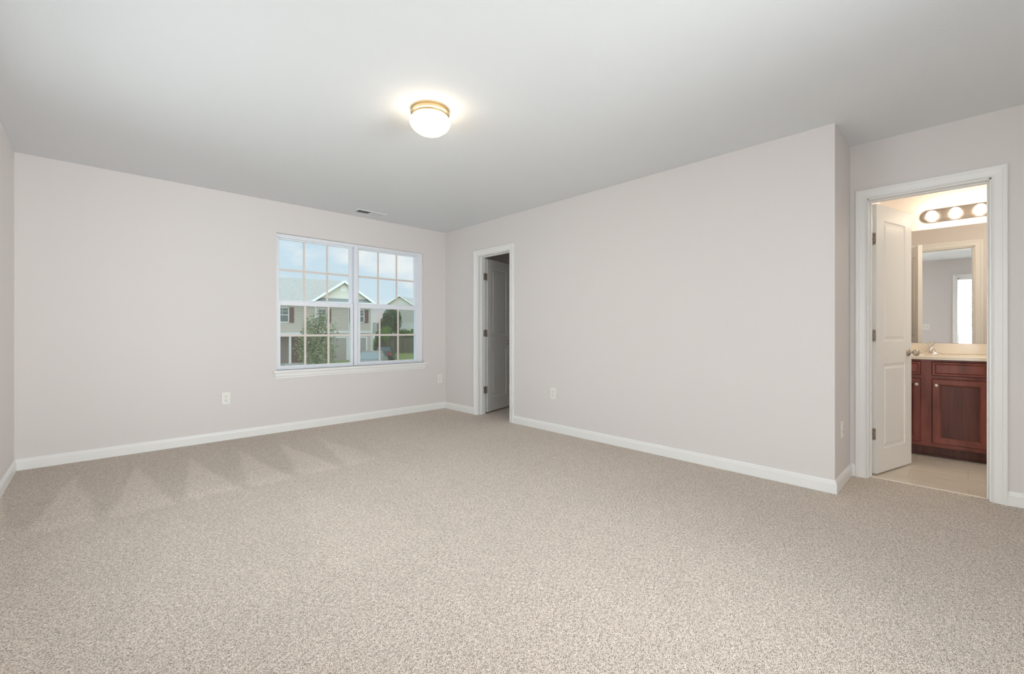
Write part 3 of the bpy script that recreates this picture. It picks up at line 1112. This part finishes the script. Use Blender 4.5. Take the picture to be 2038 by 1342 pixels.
mb = MB()
for hw, hh, d0, d1_ in ((0.312, 0.058, 0, 0.012), (0.304, 0.050, 0.012, 0.020), (0.296, 0.042, 0.020, 0.028)):
    mb.prism([(-d0, p[0], p[1]) for p in stadium(hw, hh)], (-(d1_ - d0), 0, 0))
mb.build('back_plate', M['bar'], lb)
for yy in (0.232, 0.078, -0.076, -0.230):
    MB().lathe([(0, 0.027), (0.022, 0.027), (0.022, 0.034), (0.018, 0.040), (0, 0.040)], 24, Matrix.Translation((0, yy, 0)) @ Matrix.Rotation(R(-90), 4, 'Y')).build('socket', M['bar'], lb, smooth=True)
    MB().lathe([(0.012, 0.038), (0.014, 0.044), (0.024, 0.052), (0.0325, 0.064), (0.036, 0.078), (0.033, 0.094), (0.023, 0.107), (0.010, 0.113), (0, 0.114)], 28, Matrix.Translation((0, yy, 0)) @ Matrix.Rotation(R(-90), 4, 'Y')).build('light_bulb', M['bulb'], lb, smooth=True)


# ------------------------------------------------------------------ outside
FW = Vector((math.cos(R(46.4)), math.sin(R(46.4)), 0))
RT = Vector((math.sin(R(46.4)), -math.cos(R(46.4)), 0))


def at(lat, depth, z=0.0):
    """a point outdoors: metres to the right, metres away, height"""
    return FW * depth + RT * lat + Vector((0, 0, z))


G0 = -1.73       # level of the neighbours' driveway
VIEW_RZ = R(46.4 - 90)


def siding_mat(name, col, dark):
    m = bpy.data.materials.new(name)
    m.use_nodes = True
    n, l = m.node_tree.nodes, m.node_tree.links
    b = n['Principled BSDF']
    b.inputs['Roughness'].default_value = 0.7
    tc = n.new('ShaderNodeTexCoord')
    sp = n.new('ShaderNodeSeparateXYZ')
    dv = n.new('ShaderNodeMath'); dv.operation = 'DIVIDE'; dv.inputs[1].default_value = 0.125
    fr_ = n.new('ShaderNodeMath'); fr_.operation = 'FRACT'
    rp = n.new('ShaderNodeValToRGB')
    rp.color_ramp.elements[0].position = 0.0
    rp.color_ramp.elements[0].color = dark  # shadow line of each siding course, put into the colour
    rp.color_ramp.elements[1].position = 0.3
    rp.color_ramp.elements[1].color = col
    l.new(tc.outputs['Object'], sp.inputs[0])
    l.new(sp.outputs['Z'], dv.inputs[0])
    l.new(dv.outputs[0], fr_.inputs[0])
    l.new(fr_.outputs[0], rp.inputs[0])
    l.new(rp.outputs[0], b.inputs['Base Color'])
    bp = n.new('ShaderNodeBump')
    bp.inputs['Strength'].default_value = 0.6
    bp.inputs['Distance'].default_value = 0.02
    bp.invert = True
    l.new(fr_.outputs[0], bp.inputs['Height'])
    l.new(bp.outputs[0], b.inputs['Normal'])
    return m


M['siding'] = siding_mat('taupe_vinyl_siding', srgb(212, 200, 184), srgb(146, 136, 122))
M['siding_light'] = siding_mat('cream_gable_siding', srgb(230, 224, 208), srgb(196, 189, 172))
M['siding_grey'] = siding_mat('grey_green_siding', srgb(206, 201, 190), srgb(174, 169, 158))
M['shingle'] = mat('grey_shingles', srgb(172, 167, 157), 0.9, vary=(6, srgb(190, 184, 173), 0.35, 0.7, (1, 1, 3)), bump=(20, 0.3, 0.02, 3))
M['shingle_dark'] = mat('dark_grey_shingles', srgb(140, 142, 138), 0.9, vary=(8, srgb(158, 160, 156), 0.35, 0.7, (1, 1, 3)))
M['extwhite'] = mat('white_exterior_trim', srgb(236, 234, 226), 0.5)
M['shutter'] = mat('maroon_shutter', srgb(116, 82, 78), 0.6)
M['extpane'] = mat('house_window_pane', srgb(96, 104, 100), 0.08, spec=0.8)
M['garage'] = mat('taupe_garage_door', srgb(176, 166, 154), 0.6)
M['brick'] = mat('brick_front', srgb(168, 152, 142), 0.8, vary=(30, srgb(140, 122, 114), 0.4, 0.6, (1, 1, 3)))
M['lawn'] = mat('lawn_grass', srgb(132, 144, 80), 0.95, vary=(1.6, srgb(158, 164, 100), 0.3, 0.7, (1, 1, 1)), bump=(30, 0.5, 0.03, 3))
M['concrete'] = mat('concrete_drive', srgb(196, 192, 182), 0.85, vary=(2, srgb(180, 176, 166), 0.3, 0.7, (1, 1, 1)))
M['fencewood'] = mat('weathered_fence', srgb(128, 120, 104), 0.85, vary=(5, srgb(96, 88, 74), 0.3, 0.75, (1.5, 1.5, 0.1)))
M['leaf_mid'] = mat('mid_green_leaves', srgb(134, 142, 104), 0.8, vary=(1.4, srgb(172, 180, 138), 0.3, 0.7, (1, 1, 1)))
M['leaf_dark'] = mat('dark_green_leaves', srgb(74, 94, 60), 0.8, vary=(1.2, srgb(118, 140, 92), 0.35, 0.75, (1, 1, 1)))
M['leaf_bright'] = mat('bright_green_leaves', srgb(104, 140, 58), 0.8, vary=(1.5, srgb(150, 180, 90), 0.3, 0.7, (1, 1, 1)))
M['bark'] = mat('bark', srgb(92, 80, 66), 0.9, bump=(12, 0.5, 0.02, 3))
M['carblack'] = mat('black_car_paint', srgb(34, 33, 34), 0.25, 0.2, coat=0.6)
M['carsilver'] = mat('silver_car_paint', srgb(176, 176, 172), 0.3, 0.5, coat=0.6)
M['carglass'] = mat('car_glass', srgb(66, 74, 74), 0.05, spec=0.9)
M['windshield'] = mat('pale_windshield', srgb(150, 166, 162), 0.08, spec=0.9)
M['tyre'] = mat('tyre_rubber', srgb(28, 28, 28), 0.85)
M['taillight'] = mat('red_tail_light', srgb(196, 40, 36), 0.3)
M['rim'] = mat('wheel_rim', srgb(150, 150, 150), 0.35, 0.8)

# ground: level drive, a rising lawn, a bank behind the wooden fence
gm = MB()
bm = gm.bm
prof_g = [(9, -1.9), (20, G0 - 0.02), (38, G0 - 0.02), (41.5, -1.62), (45, -1.17), (45.6, -1.1), (47, 0.2), (50, 0.72), (60, 0.9), (120, 1.0)]
lats = [-90, -40, -16.5, -12, -6, 10, 60]
rows = []
for d_, z_ in prof_g:
    rows.append([bm.verts.new(at(la, d_, z_ if la > -14 or d_ < 39 else min(z_, G0 + (d_ - 39) * 0.01))) for la in lats])
for a, c_ in zip(rows, rows[1:]):
    for i in range(len(lats) - 1):
        bm.faces.new((a[i], a[i + 1], c_[i + 1], c_[i]))
tag(gm.build('lawn', M['lawn']), 'green lawn rising past the parked cars', 'lawn', kind='structure')
dv_ = MB().prism([at(-30, 25, G0 - 0.018), at(-8.5, 25, G0 - 0.018), at(-9.6, 38.4, G0 - 0.018), at(-30, 38.4, G0 - 0.018)], (0, 0, 0.03))
tag(dv_.build('driveway', M['concrete']), 'pale concrete driveway in front of the garages', 'driveway', kind='structure')

# neighbouring house
hs = empty('neighbour_house', (19.61, 40.62, -2.094), R(-11.5))
hs.scale = (1.13, 1.13, 1.13)
tag(hs, 'taupe sided two-storey house with front gable and garage doors', 'house')
EV = 5.23
MB().box(-15, 0, 0, 8, -0.1, EV).build('house_wall', M['siding'], hs)
MB().box(-15, -4.62, -0.02, 0.0, -0.05, 2.55).build('brick_front', M['brick'], hs)
# main hipped roof
mb = MB()
bm = mb.bm
e_ = [(-15.4, -0.4, EV), (0.35, -0.4, EV), (0.35, 8.4, EV), (-15.4, 8.4, EV)]
r_ = [(-15.4, 4, 7.52), (-1.95, 4, 7.52)]
ve = [bm.verts.new(p) for p in e_]
vr = [bm.verts.new(p) for p in r_]
bm.faces.new((ve[0], ve[1], vr[1], vr[0]))
bm.faces.new((ve[1], ve[2], vr[1]))
bm.faces.new((ve[2], ve[3], vr[0], vr[1]))
bm.faces.new((ve[3], ve[0], vr[0]))
bm.faces.new(ve)
mb.build('roof', M['shingle'], hs)
GL, GR, GP, GZ, GE = -5.02, 0.28, -2.38, 7.08, 5.20
mb = MB()
mb.prism([(GL, -0.42, GE), (GP, -0.42, GZ), (GP, -0.42, GZ - 0.14), (GL, -0.42, GE - 0.14)], (0, 5.0, 0))
mb.prism([(GR, -0.42, GE), (GP, -0.42, GZ), (GP, -0.42, GZ - 0.14), (GR, -0.42, GE - 0.14)], (0, 4.0, 0))
mb.build('gable_roof', M['shingle'], hs)
MB().prism([(GL + 0.3, -0.03, GE + 0.05), (GP, -0.03, GZ - 0.16), (GR - 0.3, -0.03, GE + 0.05)], (0, 0.08, 0)).build('gable_wall', M['siding_light'], hs)
mb = MB()
mb.prism([(GL, -0.47, GE + 0.02), (GP, -0.47, GZ + 0.02), (GP, -0.47, GZ - 0.2), (GL, -0.47, GE - 0.2)], (0, 0.05, 0))
mb.prism([(GR, -0.47, GE + 0.02), (GP, -0.47, GZ + 0.02), (GP, -0.47, GZ - 0.2), (GR, -0.47, GE - 0.2)], (0, 0.05, 0))
mb.build('rake_board', M['extwhite'], hs)
MB().prism([(-4.5, -0.45, EV + 0.02), (-4.5, 0, EV + 0.36), (-4.5, 0, EV + 0.02)], (4.45, 0, 0)).build('pent_roof', M['shingle_dark'], hs)
MB().box(-4.7, 0.1, -0.47, 0.0, EV - 0.14, EV + 0.02).box(-15.4, -4.7, -0.44, 0, EV - 0.16, EV).build('fascia', M['extwhite'], hs)
MB().prism([(GP - 0.25 + 0.0, -0.05, 6.18), (GP + 0.25, -0.05, 6.18), (GP + 0.25, -0.05, 6.55), (GP, -0.05, 6.78), (GP - 0.25, -0.05, 6.55)], (0, 0.03, 0)).build('gable_vent', M['extwhite'], hs)
for x0, x1 in ((-0.14, 0.02), (-4.62, -4.48)):
    MB().box(x0, x1, -0.03, 0.02, 0, EV - 0.1).build('corner_board', M['extwhite'], hs)
MB().box(-4.5, -0.1, -0.035, 0.0, 2.66, 2.86).build('belly_band', M['extwhite'], hs)
MB().tube([(-1.99, -0.06, 5.05), (-1.99, -0.06, 0.1)], 0.045, 8).build('downspout', M['extwhite'], hs)


def ext_window(x0, x1, z0, z1, sh_left, sh_right):
    f = MB()
    f.box(x0, x0 + 0.07, -0.05, 0, z0, z1).box(x1 - 0.07, x1, -0.05, 0, z0, z1)
    f.box(x0, x1, -0.05, 0, z0, z0 + 0.08).box(x0, x1, -0.05, 0, z1 - 0.07, z1)
    zm = (z0 + z1) / 2
    f.box(x0, x1, -0.045, 0, zm - 0.03, zm + 0.03)
    xm = (x0 + x1) / 2
    f.box(xm - 0.012, xm + 0.012, -0.03, -0.008, zm, z1).box(x0, x1, -0.03, -0.008, (zm + z1) / 2 - 0.012, (zm + z1) / 2 + 0.012)
    w = f.build('window', M['extwhite'], hs)
    MB().box(x0 + 0.03, x1 - 0.03, -0.012, -0.004, z0 + 0.03, z1 - 0.03).build('pane', M['extpane'], w)
    for on, a, b_ in ((sh_left, x0 - 0.36, x0 - 0.02), (sh_right, x1 + 0.02, x1 + 0.34)):
        if on:
            s_ = MB().box(a, b_, -0.05, 0, z0, z1)
            s_.box(a + 0.05, b_ - 0.05, -0.06, -0.04, z0 + 0.06, zm - 0.03).box(a + 0.05, b_ - 0.05, -0.06, -0.04, zm + 0.03, z1 - 0.06)
            s_.build('shutter', M['shutter'], hs)


ext_window(-1.55, -0.68, 3.55, 4.68, True, True)
ext_window(-4.42, -3.72, 3.55, 4.68, False, True)
ext_window(-7.45, -6.50, 3.50, 4.72, True, True)
for x0, x1 in ((-1.90, -0.55), (-4.42, -2.16)):
    g = MB().box(x0, x1, -0.015, 0.02, 0, 2.25)
    for k in range(1, 4):
        g.box(x0, x1, -0.018, -0.010, k * 0.56 - 0.008, k * 0.56 + 0.008)
    gd = g.build('garage_door', M['garage'], hs)
    MB().box(x0 - 0.12, x0, -0.045, 0, 0, 2.37).box(x1, x1 + 0.12, -0.045, 0, 0, 2.37).box(x0, x1, -0.045, 0, 2.25, 2.37).build('garage_trim', M['extwhite'], gd)
MB().box(-6.5, -5.6, -0.05, 0, 0.1, 2.2).build('entry_door', M['shutter'], hs)
MB().box(-6.62, -6.46, -1.3, -1.14, 0.0, 2.5).build('porch_post', M['extwhite'], hs)
MB().box(-8.6, -5.0, -1.4, 0, 2.5, 2.72).build('porch_roof', M['extwhite'], hs)

# second house, farther back on the right
h2 = empty('neighbour_house', at(-16.0, 62, 1.08), VIEW_RZ)
tag(h2, 'pale grey gabled house farther back beyond the white fence', 'house')
MB().box(-1.9, 12, 0, 8, -0.2, 3.75).build('house_wall', M['siding_grey'], h2)
MB().prism([(-2.1, -0.04, 3.7), (0, -0.04, 5.05), (2.1, -0.04, 3.7)], (0, 3.5, 0)).build('gable_wall', M['siding_grey'], h2)
mb = MB()
mb.prism([(-2.3, -0.3, 3.62), (0, -0.3, 5.10), (0, -0.3, 4.98), (-2.3, -0.3, 3.50)], (0, 4.2, 0))
mb.prism([(2.3, -0.3, 3.62), (0, -0.3, 5.10), (0, -0.3, 4.98), (2.3, -0.3, 3.50)], (0, 4.2, 0))
mb.prism([(0, 4, 5.0), (12.4, 4, 5.0), (12.4, -0.3, 3.6), (2.1, -0.3, 3.6)], (0, 0, 0.08))
mb.prism([(0, 4, 5.0), (12.4, 4, 5.0), (12.4, 8.4, 3.6), (-2, 8.4, 3.6)], (0, 0, 0.08))
mb.build('roof', M['shingle'], h2)
mb = MB()
mb.prism([(-2.3, -0.36, 3.64), (0, -0.36, 5.14), (0, -0.36, 4.99), (-2.3, -0.36, 3.49)], (0, 0.05, 0))
mb.prism([(2.3, -0.36, 3.64), (0, -0.36, 5.14), (0, -0.36, 4.99), (2.3, -0.36, 3.49)], (0, 0.05, 0))
mb.build('rake_board', M['extwhite'], h2)


def fence(name, lat0, lat1, d0, z0, z1, board, gap, th, material, label, post_every, cap):
    o = empty(name, at(lat0, d0, z0), VIEW_RZ)
    L = lat1 - lat0
    mb = MB()
    x = 0
    rr = random.Random(3)
    while x < L - board:
        mb.box(x, x + board - gap, 0, th, 0.03, z1 - z0 - (rr.random() * 0.03 if cap is None else 0.08))
        x += board
    if cap is not None:
        mb.box(0, L, -0.02, th + 0.02, z1 - z0 - 0.1, z1 - z0)
        mb.box(0, L, -0.02, th + 0.02, 0.02, 0.12)
    else:
        mb.box(0, L, th, th + 0.04, 0.3, 0.39).box(0, L, th, th + 0.04, z1 - z0 - 0.35, z1 - z0 - 0.26)
    mb.build('fence_boards', material, o)
    x = 0
    while x <= L + 0.01:
        p = MB().box(x - 0.05, x + 0.05, th + 0.001 if cap is None else -0.04, th + 0.1, -0.3, z1 - z0 + (0.0 if cap is None else 0.06))
        p.build('fence_post', material, o)
        x += post_every
    return tag(o, label, 'fence')


fence('wooden_fence', -13.8, -8.4, 45, -1.15, 0.46, 0.14, 0.012, 0.02, M['fencewood'], 'weathered brown board fence along the back of the lawn', 2.4, None)
fence('vinyl_fence', -17.4, -9.4, 51.5, 0.75, 2.12, 0.2, 0.006, 0.03, M['extwhite'], 'white panel fence on the bank behind the wooden fence', 2.0, 1)


def foliage_mesh(name, material, parent, blobs, n, size, seed, droop=0.0):
    """leaves scattered in and on ellipsoid clumps; one mesh"""
    rr = random.Random(seed)
    mb = MB()
    bm = mb.bm
    vol = [b_[3] * b_[4] * b_[5] for b_ in blobs]
    tot = sum(vol)
    for (cx, cy, cz, rx, ry, rz_), vv in zip(blobs, vol):
        for _ in range(int(n * vv / tot)):
            u = Vector((rr.gauss(0, 1), rr.gauss(0, 1), rr.gauss(0, 1))).normalized() * (rr.random() ** 0.45)
            c = Vector((cx + u.x * rx, cy + u.y * ry, cz + u.z * rz_))
            a = Vector((rr.gauss(0, 1), rr.gauss(0, 1), rr.gauss(0, 1) - droop)).normalized()
            t = a.cross(Vector((rr.gauss(0, 1), rr.gauss(0, 1), rr.gauss(0, 1)))).normalized()
            L_ = size * (0.6 + 0.8 * rr.random())
            W_ = L_ * 0.42
            bm.faces.new([bm.verts.new(p) for p in (c - a * L_, c + t * W_, c + a * L_, c - t * W_)])
    return mb.build(name, material, parent)


def tree(name, lat, depth, z0, label, cat, material, blobs, n, size, seed, trunk_h, trunk_r, limbs=()):
    o = empty(name, at(lat, depth, z0), VIEW_RZ)
    tag(o, label, cat)
    if trunk_h:
        tb = MB().tube([(0, 0, -0.1), (0.03, 0, trunk_h * 0.5), (-0.02, 0.02, trunk_h)], [trunk_r, trunk_r * 0.8, trunk_r * 0.45], 10)
        for q in limbs:
            tb.tube([(0, 0, q[2] * 0.55), (q[0] * 0.6, q[1] * 0.6, q[2] * 0.85), q], [trunk_r * 0.5, trunk_r * 0.35, trunk_r * 0.15], 6)
        tb.build('trunk', M['bark'], o)
    foliage_mesh('foliage', material, o, blobs, n, size, seed)
    return o


rr_ = random.Random(11)
bl_ = [(0, 0, 2.6, 0.75, 0.7, 0.85), (-0.5, 0.1, 2.0, 0.65, 0.6, 0.8), (0.55, -0.1, 2.1, 0.6, 0.6, 0.85), (0.1, 0, 1.4, 0.95, 0.8, 0.8), (0.25, 0, 3.35, 0.5, 0.45, 0.6), (-0.3, 0, 3.1, 0.4, 0.4, 0.5), (0.95, 0, 2.9, 0.28, 0.3, 0.35)]
tree('young_tree', -9.95, 22, G0, 'leafy young tree outside the left half of the window', 'tree', M['leaf_mid'], bl_, 3900, 0.066, 1, 2.6, 0.09, [(-0.5, 0.1, 2.6), (0.6, -0.1, 2.8), (0.25, 0, 3.5)])
tree('garden_shrub', -10.75, 19.8, G0 - 0.1, 'rounded shrub low under the window, left of the young tree', 'shrub', M['leaf_mid'], [(0, 0, 0.75, 0.75, 0.6, 0.75), (-0.45, 0, 0.9, 0.5, 0.5, 0.6)], 2600, 0.06, 2, 0.4, 0.03)
tree('garden_shrub', -9.3, 20.3, G0 - 0.1, 'low shrub beneath the young tree, on its right', 'shrub', M['leaf_mid'], [(0, 0, 0.7, 0.7, 0.6, 0.65)], 1800, 0.06, 3, 0.4, 0.03)
tree('evergreen_tree', -13.15, 47.2, 0.1, 'tall dark evergreen between the two houses, behind the wooden fence', 'tree', M['leaf_dark'], [(0, 0, 1.9, 1.15, 0.9, 1.1), (0.1, 0, 2.6, 1.05, 0.8, 0.85), (-0.7, 0, 1.5, 0.8, 0.7, 0.9), (0.15, 0, 3.35, 0.35, 0.35, 0.5)], 5200, 0.11, 4, 2.4, 0.1)
tree('columnar_shrub', -13.35, 43.1, -1.5, 'narrow upright green shrub at the house corner', 'shrub', M['leaf_dark'], [(0, 0, 1.1, 0.38, 0.38, 1.2), (0.1, 0, 2.0, 0.32, 0.32, 0.7)], 1800, 0.08, 5, 0.6, 0.05)
tree('leafy_shrub', -12.95, 44.2, -1.2, 'bright green shrub leaning over at the house corner', 'shrub', M['leaf_bright'], [(0, 0, 2.0, 0.55, 0.5, 0.8), (0.2, 0, 2.4, 0.5, 0.4, 0.45)], 1500, 0.08, 6, 1.6, 0.05)
tree('climbing_shrub', -12.2, 48.8, 0.55, 'sprawling green shrub in front of the white fence', 'shrub', M['leaf_bright'], [(0, 0, 0.45, 0.9, 0.3, 0.35), (-0.9, 0, 0.75, 0.5, 0.3, 0.5), (1.0, 0, 0.4, 0.3, 0.2, 0.5)], 1500, 0.08, 7, 0.4, 0.03)
tree('climbing_shrub', -10.2, 48.8, 0.55, 'thin green shrub near the right end of the white fence', 'shrub', M['leaf_bright'], [(0, 0, 0.5, 0.16, 0.2, 0.55), (0.1, 0, 0.15, 0.4, 0.2, 0.15)], 420, 0.07, 8, 0.4, 0.02)
o = empty('hedge', at(-11.0, 46.0, -0.6), VIEW_RZ)
tag(o, 'low green hedge growing along the top of the wooden fence', 'hedge')
foliage_mesh('foliage', M['leaf_dark'], o, [(-2.4 + 0.6 * k, 0, 1.05, 0.5, 0.25, 0.22) for k in range(10)], 2600, 0.07, 9)


# parked cars
def section_loft(mb, stations):
    """stations: (x, half_width_bottom, half_width_top, z_bottom, z_top, round)"""
    bm = bmesh.new()
    rows = []
    for x, hb, ht, zb, zt in stations:
        rows.append([bm.verts.new(p) for p in (
            (x, -hb * 0.92, zb), (x, -hb, zb + (zt - zb) * 0.25), (x, -(hb + ht) / 2 * 1.01, zb + (zt - zb) * 0.7), (x, -ht * 0.93, zt - 0.015), (x, -ht * 0.5, zt),
            (x, ht * 0.5, zt), (x, ht * 0.93, zt - 0.015), (x, (hb + ht) / 2 * 1.01, zb + (zt - zb) * 0.7), (x, hb, zb + (zt - zb) * 0.25), (x, hb * 0.92, zb))])
    for a, c_ in zip(rows, rows[1:]):
        loop_ring(bm, a, c_)
    bm.faces.new(rows[0])
    bm.faces.new(rows[-1])
    bmesh.ops.recalc_face_normals(bm, faces=bm.faces)
    mb._merge(bm)
    return mb


def car(lat, depth, rz, label, paint, glass):
    """+x is the car's front"""
    o = empty('car', at(lat, depth, G0 + 0.012), VIEW_RZ + rz)
    tag(o, label, 'car')
    section_loft(MB(), [(-2.32, 0.74, 0.70, 0.36, 0.88), (-2.25, 0.84, 0.78, 0.28, 1.00), (-1.85, 0.89, 0.82, 0.22, 1.04), (-1.0, 0.91, 0.86, 0.2, 0.98), (0.3, 0.91, 0.87, 0.2, 0.96), (1.0, 0.90, 0.84, 0.2, 0.95), (1.6, 0.89, 0.80, 0.22, 0.88), (2.1, 0.84, 0.72, 0.26, 0.76), (2.32, 0.70, 0.60, 0.34, 0.62)]).build('car_body', paint, o, smooth=True)
    gh = MB()
    bm = bmesh.new()
    lo = [(-1.75, 0.70), (-1.0, 0.80), (0.2, 0.80), (1.05, 0.70)]
    hi = [(-1.02, 0.54), (-0.75, 0.60), (0.0, 0.60), (0.18, 0.55)]
    A = [bm.verts.new((x, -w, 0.95)) for x, w in lo] + [bm.verts.new((x, w, 0.95)) for x, w in lo[::-1]]
    B_ = [bm.verts.new((x, -w, 1.40)) for x, w in hi] + [bm.verts.new((x, w, 1.40)) for x, w in hi[::-1]]
    loop_ring(bm, A, B_)
    bm.faces.new(B_)
    gh._merge(bm)
    gh.build('car_windows', glass, o)
    rf = MB()
    section_loft(rf, [(-1.06, 0.53, 0.50, 1.39, 1.41), (-0.8, 0.62, 0.58, 1.385, 1.445), (-0.2, 0.62, 0.58, 1.385, 1.455), (0.2, 0.55, 0.50, 1.385, 1.415)])
    for sg in (-1, 1):
        rf.tube([(1.06, 0.71 * sg, 0.94), (0.17, 0.56 * sg, 1.40)], 0.028, 6)
        rf.tube([(-1.78, 0.71 * sg, 0.97), (-1.02, 0.55 * sg, 1.40)], 0.045, 6)
        rf.tube([(-0.35, 0.80 * sg, 0.95), (-0.35, 0.61 * sg, 1.40)], 0.03, 6)
    rf.build('car_roof', paint, o, smooth=True)
    for x in (-1.42, 1.42):
        for sg in (-1, 1):
            w = MB().lathe([(0.0, -0.1), (0.2, -0.1), (0.31, -0.1), (0.33, -0.07), (0.33, 0.07), (0.31, 0.1), (0.2, 0.1), (0, 0.1)], 28, Matrix.Translation((x, sg * 0.80, 0.33)) @ Matrix.Rotation(R(90), 4, 'X')).build('wheel', M['tyre'], o)
            MB().lathe([(0, 0.0), (0.2, 0.0), (0.2, 0.012), (0.05, 0.02), (0, 0.02)], 20, Matrix.Translation((x, sg * 0.902, 0.33)) @ Matrix.Rotation(R(90) * -sg, 4, 'X')).build('wheel_rim', M['rim'], w)
    for sg in (-1, 1):
        MB().box(-2.34, -2.22, sg * 0.56 - 0.16, sg * 0.56 + 0.16, 0.70, 0.84, 0.01).build('tail_light', M['taillight'], o)
        MB().box(2.06, 2.2, sg * 0.58 - 0.14, sg * 0.58 + 0.14, 0.60, 0.70, 0.01).build('headlight', M['extwhite'], o)
    MB().box(-2.36, -2.31, -0.24, 0.24, 0.52, 0.64).build('licence_plate', M['extwhite'], o)
    return o


car(-11.95, 40.8, R(103), 'black car parked with its rear lights towards the window', M['carblack'], M['carglass'])
car(-9.6, 29.6, R(-82), 'silver car with a pale windshield in front of the black car', M['carsilver'], M['windshield'])
